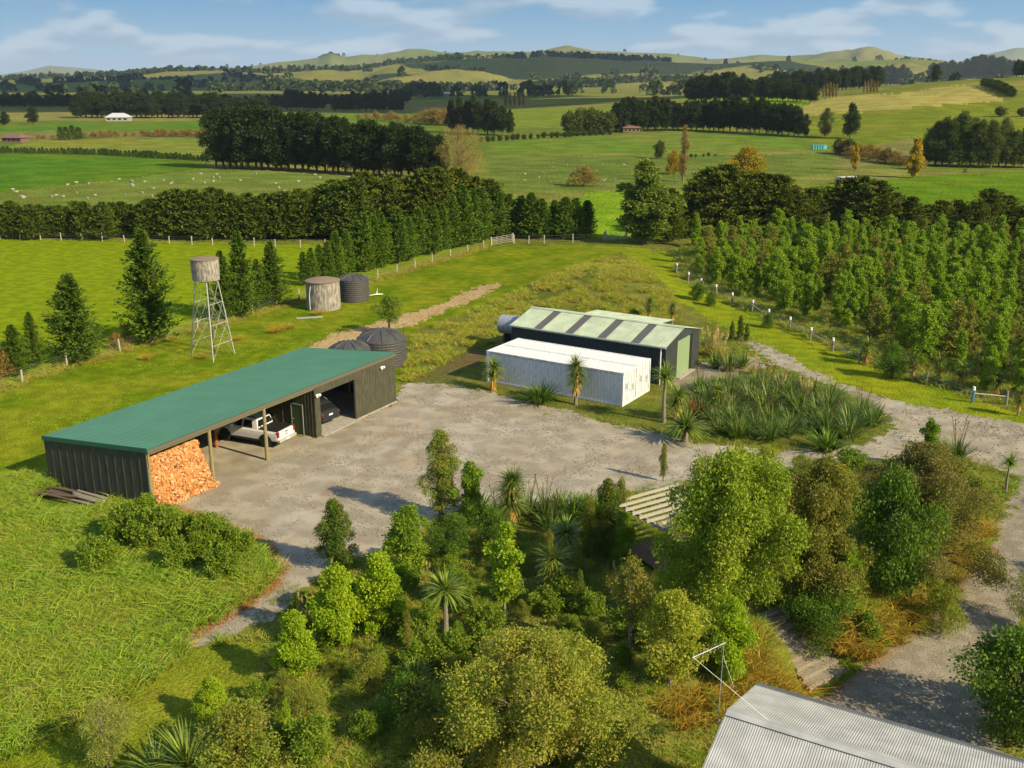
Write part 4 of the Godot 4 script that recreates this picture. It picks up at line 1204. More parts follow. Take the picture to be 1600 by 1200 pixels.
func wagon():
	var shed_o := Vector3(-19.887, 0, -51.044)
	var d := Vector3(cos(1.061), 0, -sin(1.061))
	var n := Vector3(-sin(1.061), 0, -cos(1.061))
	var t := thing("station_wagon", "dark grey station wagon backed by the open garage doorway", "car", shed_o + d * 16.6 + n * 3.1 + Vector3(0, 0.06, 0), 1.061 - 0.1)
	var body := MB.new()
	var rings := []
	for q in [[-2.38, 0.62, 0.6, 0.35], [-2.3, 0.76, 0.78, 0.28], [-1.9, 0.86, 0.87, 0.24], [-1.1, 0.95, 0.9, 0.24], [0.6, 0.98, 0.9, 0.24], [1.8, 1.0, 0.9, 0.26], [2.25, 1.0, 0.87, 0.32], [2.36, 0.9, 0.8, 0.4]]:
		var hw: float = q[2]
		rings.append(ring(q[0], [[hw - 0.1, q[3]], [hw, q[3] + 0.12], [hw + 0.01, lerpf(q[3], q[1], 0.6)], [hw - 0.02, q[1] - 0.08], [hw - 0.1, q[1]], [hw * 0.4, q[1] + 0.015]]))
	body.loft(rings)
	part(t, "body", body.mesh(), "car_dark")
	var cab := MB.new()
	var cr := []
	for q in [[-1.1, 0.98, 0.8], [-0.3, 1.5, 0.64], [0.3, 1.57, 0.63], [1.5, 1.55, 0.62], [1.75, 1.48, 0.62], [2.25, 1.0, 0.76]]:
		cr.append(ring(q[0], [[0.82, 0.96], [lerpf(0.82, q[2], 0.5), lerpf(0.96, q[1], 0.5)], [q[2] + 0.01, q[1] - 0.05], [q[2] - 0.08, q[1]]]))
	cab.loft(cr)
	part(t, "cabin", cab.mesh(), "car_dark")
	var rw := MB.new()
	rw.quad(Vector3(-0.66, 1.06, 2.2), Vector3(0.66, 1.06, 2.2), Vector3(0.56, 1.45, 1.815), Vector3(-0.56, 1.45, 1.815))
	part(t, "rear_window", rw.mesh(), "glass_dark")
	for s in [-1.0, 1.0]:
		boxpart(t, "tail_light", Vector3(s * 0.74, 0.82, 2.3), Vector3(0.22, 0.2, 0.1), "tail_red")
		boxpart(t, "reflector", Vector3(s * 0.68, 0.68, 2.33), Vector3(0.16, 0.08, 0.05), "plate")
		var rail := MB.new()
		rail.tube([Vector3(s * 0.55, 1.58, -0.1), Vector3(s * 0.55, 1.64, 0.1), Vector3(s * 0.55, 1.64, 1.3), Vector3(s * 0.55, 1.57, 1.5)], [0.022, 0.022, 0.022, 0.022], 6)
		part(t, "roof_rail", rail.mesh(), "galvanised")
		var sw := MB.new()
		sw.quad(Vector3(s * 0.825, 1.02, -0.8), Vector3(s * 0.668, 1.46, -0.25), Vector3(s * 0.668, 1.46, 1.55), Vector3(s * 0.825, 1.02, 1.85))
		part(t, "side_window", sw.mesh(), "glass_dark")
		for z in [-1.45, 1.35]:
			wheel(t, Vector3(s * 0.81, 0.33, z), 0.33, 0.22, s)
	boxpart(t, "number_plate", Vector3(0, 0.78, 2.36), Vector3(0.36, 0.12, 0.02), "plate")
	boxpart(t, "rear_bumper", Vector3(0, 0.5, 2.33), Vector3(1.66, 0.2, 0.14), "car_dark")
	var box := thing("storage_bin", "white plastic bin standing just inside the garage doorway", "bin", shed_o + d * 17.85 + n * 1.9 + Vector3(0, 0.06, 0), 1.061)
	box.scale = Vector3.ONE * 0.85
	var m := MB.new()
	m.loft([[Vector3(-0.18, 0, -0.15), Vector3(0.18, 0, -0.15), Vector3(0.18, 0, 0.15), Vector3(-0.18, 0, 0.15)], [Vector3(-0.22, 0.5, -0.19), Vector3(0.22, 0.5, -0.19), Vector3(0.22, 0.5, 0.19), Vector3(-0.22, 0.5, 0.19)]])
	part(box, "tub", m.mesh(), "white_plastic")
	boxpart(box, "lid", Vector3(0, 0.53, 0), Vector3(0.47, 0.05, 0.41), "white_plastic")

# ---------------------------------------------------------------- firewood, posts, sheep
func pile_top(u: float, v: float) -> float:
	var y := clampf(0.4 + 2.6 * (v + 0.1), 0.0, 2.75)
	y *= smoothstep(4.6, 4.15, u + 0.1 * v) * smoothstep(-0.25, 0.15, v)
	return y + 0.12 * nf.get_noise_2d(u * 1.3, v * 1.3)

func firewood():
	var shed_o := Vector3(-19.887, 0, -51.044)
	var d := Vector3(cos(1.061), 0, -sin(1.061))
	var n := Vector3(-sin(1.061), 0, -cos(1.061))
	var shapes := []
	for k in 4:
		var m := MB.new()
		var r := [0.085, 0.075, 0.095, 0.07][k] as float
		var a := []
		var b := []
		for p in [Vector2(0, r * 1.2), Vector2(r * 1.1, -r * 0.5), Vector2(r * 0.2, -r * 0.95), Vector2(-r, -r * 0.5)]:
			a.append(Vector3(-0.19, p.y, p.x))
			b.append(Vector3(0.19, p.y * 0.92 + 0.01 * k, p.x * 0.95))
		m.loft([a, b])
		shapes.append(m.mesh())
	# the body of the heap
	var core := MB.new()
	var nu := 26
	var nv := 34
	for i in nu:
		for j in nv:
			var q := []
			for s in [[0, 0], [1, 0], [1, 1], [0, 1]]:
				var uu: float = 0.25 + (i + s[0]) * 5.6 / nu
				var vv: float = -0.45 + (j + s[1]) * 9.0 / nv
				q.append(Vector3(uu, maxf(0.02, pile_top(uu, vv) - 0.1), -vv))
			if maxf(maxf(q[0].y, q[1].y), maxf(q[2].y, q[3].y)) > 0.05:
				core.quad(q[0], q[1], q[2], q[3])
	var heap := thing("firewood_heap", "orange split firewood filling the end bay of the long shed", "firewood", shed_o, 1.061)
	heap.set_meta("kind", "stuff")
	part(heap, "heap_core", core.mesh(), "bark_log")
	var spots := []
	var tries := 0
	while spots.size() < 2700 and tries < 40000:
		tries += 1
		var u := rng.randf_range(0.3, 4.7)
		var v := rng.randf_range(-0.2, 1.05) if rng.randf() < 0.8 else rng.randf_range(1.0, 5.2)
		var y := pile_top(u, v)
		if y < 0.03 and (rng.randf() < 0.96 or v < -0.45):
			continue
		spots.append([u, v, maxf(y, 0.06) + rng.randf_range(-0.06, 0.05)])
	spots.sort_custom(func(a, b): return a[1] < b[1])
	var mm := []
	for k in 4:
		mm.append([])
	for i in spots.size():
		var s: Array = spots[i]
		var bas := Basis.from_euler(Vector3(rng.randf() * TAU, rng.randf() * TAU, rng.randf_range(-0.7, 0.7))).scaled(Vector3.ONE * rng.randf_range(0.75, 1.15))
		var k := rng.randi() % 4
		if i % 9 == 0 and i < 2610:
			var o := MeshInstance3D.new()
			o.name = numbered("firewood_log")
			o.mesh = shapes[k]
			o.material_override = mats["bark_log" if rng.randf() < 0.14 else "firewood_%d" % (rng.randi() % 4)]
			o.transform = Transform3D(Basis(Vector3.UP, 1.061) * bas, shed_o + d * s[0] + n * s[1] + Vector3(0, s[2] + 0.03, 0))
			tag(o, "split orange firewood billet lying loose on the heap in the shed bay", "firewood", "split firewood billets on the heap")
			add_child(o)
		else:
			mm[k].append(Transform3D(bas, Vector3(s[0], s[2], -s[1])))
	for k in 4:
		var q := MultiMesh.new()
		q.transform_format = MultiMesh.TRANSFORM_3D
		q.mesh = shapes[k]
		q.instance_count = mm[k].size()
		for i in mm[k].size():
			q.set_instance_transform(i, mm[k][i])
		var mi := MultiMeshInstance3D.new()
		mi.name = "loose_billets"
		mi.multimesh = q
		mi.material_override = mats["firewood_%d" % k]
		mi.set_meta("kind", "stuff")
		heap.add_child(mi, true)

func post_pile():
	var o := gp(112, 775)
	for k in 15:
		var m := MB.new()
		var l := rng.randf_range(2.2, 3.4)
		var r := rng.randf_range(0.07, 0.11)
		m.tube([Vector3(-l / 2, 0, 0), Vector3(0, 0.02, 0.01), Vector3(l / 2, 0, 0)], [r, r * 1.05, r * 0.9], 8)
		var dark := k < 6
		var c := o + Vector3(-0.5 if dark else 1.6, 0, 0.3 if dark else 0.9)
		var row := k % 5
		var lay := (k % 6) / 3 if dark else (k - 6) / 5
		var p := MeshInstance3D.new()
		p.name = numbered("weathered_post")
		p.mesh = m.mesh()
		p.material_override = mats["old_wood_dark" if dark else "old_wood"]
		p.rotation.y = (-0.32 if dark else -0.55) + rng.randf_range(-0.1, 0.1)
		p.position = c + Vector3(rng.randf_range(-0.3, 0.3), 0.12 + 0.18 * lay, (row - 2) * 0.24)
		p.rotation.z = rng.randf_range(-0.04, 0.04)
		tag(p, "dark rotting fence post in the pile by the shed end wall" if dark else "grey weathered fence post lying in grass by the shed end", "post", "dark posts in the pile" if dark else "grey posts beside the pile")
		add_child(p)

func sheep():
	var m := MB.new()
	m.loft([ring(-0.5, [[0.08, 0.5], [0.12, 0.62], [0.06, 0.74]]), ring(-0.36, [[0.2, 0.4], [0.27, 0.6], [0.15, 0.82]]), ring(0.0, [[0.22, 0.36], [0.3, 0.6], [0.17, 0.85]]), ring(0.36, [[0.2, 0.4], [0.27, 0.6], [0.15, 0.83]]), ring(0.52, [[0.08, 0.5], [0.14, 0.64], [0.07, 0.76]])])
	m.loft([ring(0.45, [[0.07, 0.62], [0.1, 0.72], [0.05, 0.82]]), ring(0.66, [[0.06, 0.7], [0.08, 0.8], [0.05, 0.9]]), ring(0.86, [[0.035, 0.66], [0.05, 0.72], [0.03, 0.78]])])
	for s in [[-0.14, -0.34], [0.14, -0.34], [-0.14, 0.34], [0.14, 0.34]]:
		m.tube([Vector3(s[0], 0.0, s[1]), Vector3(s[0], 0.45, s[1])], [0.035, 0.05], 5)
	var body := m.mesh()
	var spots := []
	for k in 62:
		var u := rng.randf_range(20, 690)
		spots.append([u, rng.randf_range(lerpf(296.0, 268.0, clampf(u / 340.0, 0, 1)), lerpf(318.0, 292.0, u / 690.0))])
	for k in 26:
		spots.append([rng.randf_range(815, 1105), rng.randf_range(258, 286)])
	for s in spots:
		var o := MeshInstance3D.new()
		o.name = numbered("sheep")
		o.mesh = body
		o.material_override = mats["wool"]
		o.position = gp(s[0], s[1])
		o.rotation.y = rng.randf() * TAU
		o.scale = Vector3.ONE * rng.randf_range(0.55, 0.72)
		tag(o, "white sheep grazing in an olive field beyond the hedge", "sheep", "sheep in the fields")
		add_child(o)

func far_house(label: String, px: Array, w: float, dpt: float, h: float, turn: float, roof: String, wall: String):
	var t := thing("farmhouse", label, "house", gp(px[0], px[1]), turn)
	boxpart(t, "wall", Vector3(0, h / 2, 0), Vector3(w, h, dpt), wall)
	var m := MB.new()
	var e := 0.5
	m.loft([[Vector3(-w / 2 - e, h, dpt / 2 + e), Vector3(-w / 2 - e, h, -dpt / 2 - e), Vector3(-w / 2 + dpt * 0.35, h + dpt * 0.28, 0)], [Vector3(w / 2 + e, h, dpt / 2 + e), Vector3(w / 2 + e, h, -dpt / 2 - e), Vector3(w / 2 - dpt * 0.35, h + dpt * 0.28, 0)]])
	part(t, "roof", m.mesh(), roof)
	for k in 4:
		var win := boxpart(t, "window", Vector3(-w * 0.36 + k * w * 0.24, h * 0.55, dpt / 2 + 0.02), Vector3(w * 0.12, h * 0.4, 0.05), "glass_dark")
		boxpart(win, "frame", Vector3(0, h * 0.22, 0.02), Vector3(w * 0.13, 0.1, 0.06), "frame_pale")

func build_small_things():
	pickup()
	wagon()
	firewood()
	post_pile()
	sheep()
	far_house("distant white-roofed farmhouse before a dark wood", [186, 189], 12, 8, 2.0, 0.1, "house_roof_white", "house_wall")
	far_house("distant brown house beside the low conifer row", [25, 222], 8, 5, 1.7, -0.2, "house_roof_brown", "house_roof_brown")
	far_house("distant brown-roofed house under the dark pine belt", [984, 206], 7, 5, 1.6, 0.2, "house_roof_brown", "house_roof_brown")
	far_house("small far pale house among trees on the plain", [700, 150], 16, 9, 3, 0.0, "house_roof_white", "house_wall")
	var hs := thing("hay_shed", "small white tunnel shed in the green field", "shed", gp(1325, 287), 0.25)
	hs.scale = Vector3.ONE * 0.82
	var m := MB.new()
	m.loft([[Vector3(-2.7, 0, 2), Vector3(-2.7, 1.5, 2), Vector3(-2.7, 1.95, 0), Vector3(-2.7, 1.9, -2), Vector3(-2.7, 0, -2)], [Vector3(2.7, 0, 2), Vector3(2.7, 1.5, 2), Vector3(2.7, 1.95, 0), Vector3(2.7, 1.9, -2), Vector3(2.7, 0, -2)]])
	part(hs, "shell", m.mesh(), "house_roof_white")
	boxpart(hs, "doorway", Vector3(2.71, 0.8, 0.1), Vector3(0.03, 1.5, 3.2), "black_trim")
	for k in 5:
		var b := thing("turquoise_bin", "turquoise bin in the row beside the far lane", "bin", gp(1272 + k * 4, 233), 0.1, "turquoise bins by the lane")
		boxpart(b, "tub", Vector3(0, 0.6, 0), Vector3(1.2, 1.2, 1.2), "turquoise")
		boxpart(b, "rim", Vector3(0, 1.25, 0), Vector3(1.35, 0.12, 1.35), "turquoise")
	# driftwood on the lawn by the tanks
	var dw := thing("dead_branch", "bleached forked branch lying on the grass beyond the dark tank", "branch", gp(588, 462), 0.4)
	var bm := MB.new()
	bm.tube([Vector3(-0.8, 0.08, 0), Vector3(0, 0.18, 0.1), Vector3(0.8, 0.1, -0.1)], [0.03, 0.07, 0.04], 6)
	bm.tube([Vector3(0, 0.18, 0.1), Vector3(0.15, 0.6, 0.0), Vector3(0.1, 0.9, 0.1)], [0.05, 0.035, 0.015], 6)
	part(dw, "stem", bm.mesh(), "cap_white")

# ---------------------------------------------------------------- plant shapes
func rdir() -> Vector3:
	var z := rng.randf_range(-1, 1)
	var a := rng.randf() * TAU
	var s := sqrt(1.0 - z * z)
	return Vector3(s * cos(a), z, s * sin(a))

func tint(cols: Array, spread := 0.22) -> Color:
	var c: Color = cols[rng.randi() % cols.size()]
	var d: Color = cols[rng.randi() % cols.size()]
	c = c.lerp(d, rng.randf())
	var k := rng.randf_range(1.0 - spread, 1.0 + spread)
	return Color(c.r * k * 1.85, c.g * k * 1.65, c.b * k * 0.95)

# leaves on the shells of many clumps; blobs = [centre, radius]
func leaf_crown(blobs: Array, count: int, ll: float, lw: float, cols: Array, flat := 0.8, m: MB = null) -> MB:
	if m == null:
		m = MB.new()
	var total := 0.0
	for b in blobs:
		total += b[1] * b[1]
	for b in blobs:
		var n := int(count * b[1] * b[1] / total)
		var base := tint(cols, 0.15)
		for k in n:
			var d := rdir()
			if d.y < -0.35 and rng.randf() < 0.5:
				d.y = -d.y
			var r: float = b[1] * (1.0 - 0.45 * pow(rng.randf(), 1.6)) * (1.0 + 0.22 * rng.randfn() * 0.6)
			var p: Vector3 = b[0] + Vector3(d.x, d.y * flat, d.z) * r
			var l := (d * 0.5 + rdir() * 0.9 + Vector3(0, -0.15, 0)).normalized()
			var w := l.cross((d * 0.8 + rdir()).normalized()).normalized()
			var s := rng.randf_range(0.5, 1.45)
			m.leaf(p, l * ll * 1.15 * s, w * lw * 1.3 * s * 0.5, base.lerp(tint(cols), 0.6))
		# loose shoots that break the outline
		for k in 4:
			var d := (rdir() + Vector3(0, 0.45, 0)).normalized()
			var reach: float = b[1] * rng.randf_range(1.15, 1.7)
			for j in maxi(5, int(n * 0.012)):
				var q := lerpf(0.7, 1.0, rng.randf())
				var l2 := (d * 0.6 + rdir()).normalized()
				m.leaf(b[0] + d * reach * q + rdir() * b[1] * 0.1, l2 * ll, l2.cross(rdir()).normalized() * lw * 0.6, tint(cols))
	return m

# blobs that fill a crown: profile(t) gives the radius at height t in 0..1
func crown_blobs(h0: float, h1: float, prof: Callable, n: int, br: float, push := 0.75) -> Array:
	var out := []
	for i in n:
		var t := (i + rng.randf()) / n
		var R: float = prof.call(t)
		var a := i * 2.39996 + rng.randf_range(-0.5, 0.5)
		R *= 0.86 + 0.62 * nf.get_noise_2d(cos(a) * 1.3 + t * 2.2 + h1, sin(a) * 1.3 + n)
		var q := R * push * sqrt(rng.randf_range(0.25, 1.0))
		out.append([Vector3(cos(a) * q, lerpf(h0, h1, t), sin(a) * q), br * rng.randf_range(0.7, 1.3) * lerpf(0.55, 1.0, clampf(R / prof.call(0.45), 0.0, 1.0))])
	return out

func trunk_mesh(h: float, r: float, limbs: Array, lean := 0.05) -> ArrayMesh:
	var m := MB.new()
	var top := Vector3(rng.randf_range(-lean, lean) * h, h, rng.randf_range(-lean, lean) * h)
	m.tube([Vector3(0, -0.25, 0), top * 0.35 + Vector3(0.03, 0, 0.02) * h * 0.3, top * 0.7, top], [r * 1.25, r, r * 0.7, r * 0.25], 7)
	for b in limbs:
		var c: Vector3 = b[0]
		var s := top * clampf((c.y / h) * 0.62, 0.12, 0.85)
		var e := s.lerp(c, 0.92)
		m.tube([s, s.lerp(e, 0.5) + Vector3(0, 0.06 * h, 0) * rng.randf(), e], [r * 0.42, r * 0.26, r * 0.08], 5, Color.WHITE, false)
	return m.mesh()

func add_proto(kind: String, h: float, trunk: Mesh, bark: String, crown: Mesh, leafm: String):
	if not proto.has(kind):
		proto[kind] = []
	proto[kind].append({"h": h, "trunk": trunk, "bark": bark, "crown": crown, "leaf": leafm})

func plant(kind: String, called: String, p: Vector3, h: float, label: String, category: String, group := "", wide := 1.0, pick := -1) -> Node3D:
	var list: Array = proto[kind]
	var q: Dictionary = list[(pick if pick >= 0 else rng.randi()) % list.size()]
	var t := thing(called, label, category, p, rng.randf() * TAU, group)
	var s: float = h / q.h
	t.scale = Vector3(s * wide, s, s * wide)
	if q.trunk:
		part(t, q.get("tname", "trunk"), q.trunk, q.bark)
	part(t, q.get("cname", "crown"), q.crown, q.leaf)
	for e in q.get("extra", []):
		part(t, e[0], e[1], e[2])
	return t

# shrub or tree by a crown profile
func make_leafy(kind: String, h: float, w: float, bare: float, prof: Callable, blobs: int, br: float, count: int, ll: float, lw: float, cols: Array, bark := "bark", variants := 2, tr := 0.0):
	for i in variants:
		var bl := crown_blobs(h * bare + br * 0.6, h - br * 0.7, func(t): return prof.call(t) * w * 0.5, blobs, br)
		var limbs := []
		for k in range(0, bl.size(), 2):
			limbs.append(bl[k])
		add_proto(kind, h, trunk_mesh(h * 0.9, tr if tr > 0.0 else h * 0.018 + 0.02, limbs), bark, leaf_crown(bl, count, ll, lw, cols).mesh(), "leaf")

# conifer: whorls of boughs carrying flat sprays
func make_conifer(kind: String, h: float, w: float, levels: int, boughs: int, sprays: int, sl: float, cols: Array, variants := 2, rise := 0.35, pw := 0.85, full := 0.0, ragged := 0.25):
	for i in variants:
		var m := MB.new()
		var tm := MB.new()
		tm.tube([Vector3(0, -0.3, 0), Vector3(0, h * 0.5, 0), Vector3(0.02 * h * rng.randf_range(-1, 1), h * 0.98, 0)], [h * 0.022, h * 0.014, 0.015], 7)
		for L in levels:
			var t := pow((L + rng.randf() * 0.8) / levels, 0.92)
			var y := h * lerpf(0.02, 0.985, t)
			var R: float = w * 0.5 * lerpf(pow(1.0 - t, pw), pow(1.0 - t * t, 0.6), full) + 0.05
			for b in boughs:
				var a := (b + rng.randf()) * TAU / boughs + L * 0.7
				var len := R * rng.randf_range(1.0 - ragged * 1.6, 1.0 + ragged)
				var out := Vector3(cos(a), 0, sin(a))
				var p0 := Vector3(0, y, 0)
				var p1 := p0 + out * len + Vector3(0, len * rise * rng.randf_range(0.4, 1.3), 0)
				var side := out.cross(Vector3.UP)
				var base := tint(cols, 0.25)
				for s in sprays:
					var q := pow((s + rng.randf()) / sprays, 0.6)
					var sz := sl * rng.randf_range(0.6, 1.2) * lerpf(1.15, 0.7, q)
					var p := p0.lerp(p1, q) + side * rng.randf_range(-1, 1) * len * 0.22 * (1.15 - q) + Vector3(0, rng.randf_range(-0.3, 0.25) * sl, 0)
					var l := (out * rng.randf_range(0.3, 1.1) + side * rng.randf_range(-0.9, 0.9) + Vector3(0, rng.randf_range(-0.3, 0.9), 0)).normalized()
					var wv := l.cross(rdir()).normalized()
					m.leaf(p, l * sz, wv * sz * 0.2, base.lerp(tint(cols), 0.5))
		add_proto(kind, h, tm.mesh(), "bark", m.mesh(), "needle")

# sword-leaved heads: cabbage trees, flax, yucca
func sword(m: MB, p: Vector3, d: Vector3, len: float, w: float, bend: float, col: Color):
	var side := d.cross(Vector3.UP).normalized()
	if side.length() < 0.5:
		side = Vector3(1, 0, 0)
	var q := p
	var dir := d.normalized()
	var n := 3
	var lastl := q - side * w * 0.5
	var lastr := q + side * w * 0.5
	for k in n:
		dir = (dir + Vector3(0, -bend * (k + 0.6) / n, 0)).normalized()
		q += dir * len / n
		var ww: float = w * [0.95, 0.62, 0.04][k] * 0.5
		m.quad(lastl, lastr, q + side * ww, q - side * ww, col)
		lastl = q - side * ww
		lastr = q + side * ww

func make_cabbage(kind: String, th: float, heads: Array, len: float, count: int, cols: Array, skirt: bool):
	var tm := MB.new()
	tm.tube([Vector3(0, -0.2, 0), Vector3(0.04, th * 0.5, 0.02), Vector3(0, th, 0)], [0.14, 0.095, 0.07], 8)
	var m := MB.new()
	var sm := MB.new()
	for hd in heads:
		var c: Vector3 = hd
		if c != Vector3(0, th, 0):
			tm.tube([Vector3(0, th * 0.75, 0), c], [0.09, 0.06], 6)
		for k in count:
			var d := rdir()
			d.y = absf(d.y) * 1.1 - 0.35 if k % 3 else absf(d.y)
			sword(m, c + d * 0.06, d.normalized(), len * rng.randf_range(0.75, 1.1), 0.055, 0.35, tint(cols, 0.3))
		if skirt:
			for k in count / 2:
				var a := rng.randf() * TAU
				sword(sm, c + Vector3(0, -0.1 - rng.randf() * 0.35, 0), Vector3(cos(a), -0.9 - rng.randf(), sin(a)), len * 0.8, 0.05, 0.6, tint([Color(0.24, 0.15, 0.06), Color(0.3, 0.21, 0.09)], 0.3))
	var top_y := th
	for hd in heads:
		top_y = maxf(top_y, hd.y)
	add_proto(kind, top_y + len * 0.85, tm.mesh(), "bark_pale", m.mesh(), "blade")
	if skirt:
		proto[kind][-1].extra = [["dead_leaves", sm.mesh(), "dry"]]

func make_flax(kind: String, len: float, count: int, cols: Array, stalks: int, variants := 2, w := 0.07):
	for i in variants:
		var m := MB.new()
		for k in count:
			var a := rng.randf() * TAU
			var t := pow(rng.randf(), 0.7)
			var d := Vector3(cos(a) * t * 0.85, 1.0, sin(a) * t * 0.85)
			sword(m, Vector3(cos(a), 0, sin(a)) * rng.randf() * 0.25 - Vector3(0, 0.05, 0), d, len * rng.randf_range(0.65, 1.1), w, 0.25 + 0.5 * t * rng.randf(), tint(cols, 0.3))
		add_proto(kind, len, null, "bark", m.mesh(), "blade")
		proto[kind][-1].cname = "leaves"
		if stalks:
			var s := MB.new()
			for k in stalks:
				var a := rng.randf() * TAU
				var top := Vector3(cos(a) * 0.5, len * 1.45, sin(a) * 0.5)
				s.tube([Vector3.ZERO, top * 0.6, top], [0.018, 0.014, 0.01], 4, Color(0.1, 0.06, 0.04))
				for j in 8:
					s.leaf(top * (0.7 + 0.04 * j), Vector3(rng.randf_range(-0.2, 0.2), 0.14, rng.randf_range(-0.2, 0.2)), Vector3(0.02, 0, 0.01), Color(0.12, 0.06, 0.035))
			proto[kind][-1].extra = [["flower_stalk", s.mesh(), "dry"]]

# fine-bladed clumps: tussock and plume grass
func tuft(len: float, count: int, spread: float, w: float, cols: Array, bend := 0.5) -> ArrayMesh:
	var m := MB.new()
	for k in count:
		var a := rng.randf() * TAU
		var r := sqrt(rng.randf()) * spread
		var p := Vector3(cos(a) * r, -0.03, sin(a) * r)
		var b := rng.randf() * TAU
		var d := Vector3(cos(b) * 0.55 + cos(a) * 0.3, 1.0, sin(b) * 0.55 + sin(a) * 0.3).normalized()
		var l := len * rng.randf_range(0.5, 1.15)
		var side := d.cross(rdir()).normalized() * w * 0.5
		var mid := p + d * l * 0.55
		var d2 := (d + Vector3(cos(b) * bend, -bend * 0.9, sin(b) * bend)).normalized()
		var tip := mid + d2 * l * 0.5
		var col := tint(cols, 0.25)
		m.quad(p - side, p + side, mid + side * 0.8, mid - side * 0.8, col)
		m.tri(mid - side * 0.8, mid + side * 0.8, tip, col)
	return m.mesh()

const BRIGHT := [Color(0.17, 0.27, 0.015), Color(0.11, 0.2, 0.015), Color(0.22, 0.29, 0.02)]
const MIDGREEN := [Color(0.090, 0.168, 0.022), Color(0.132, 0.204, 0.030), Color(0.066, 0.120, 0.018)]
const DARKGREEN := [Color(0.044, 0.094, 0.016), Color(0.075, 0.138, 0.025), Color(0.031, 0.069, 0.015)]
const OLIVE := [Color(0.131, 0.144, 0.034), Color(0.093, 0.115, 0.029), Color(0.175, 0.149, 0.052)]
const BROWNISH := [Color(0.149, 0.136, 0.042), Color(0.096, 0.121, 0.027), Color(0.175, 0.178, 0.052), Color(0.079, 0.104, 0.021)]
const GREYBROWN := [Color(0.120, 0.109, 0.052), Color(0.093, 0.098, 0.040), Color(0.153, 0.132, 0.069)]
const YELLOWGREEN := [Color(0.2, 0.25, 0.025), Color(0.15, 0.2, 0.03), Color(0.24, 0.26, 0.05)]

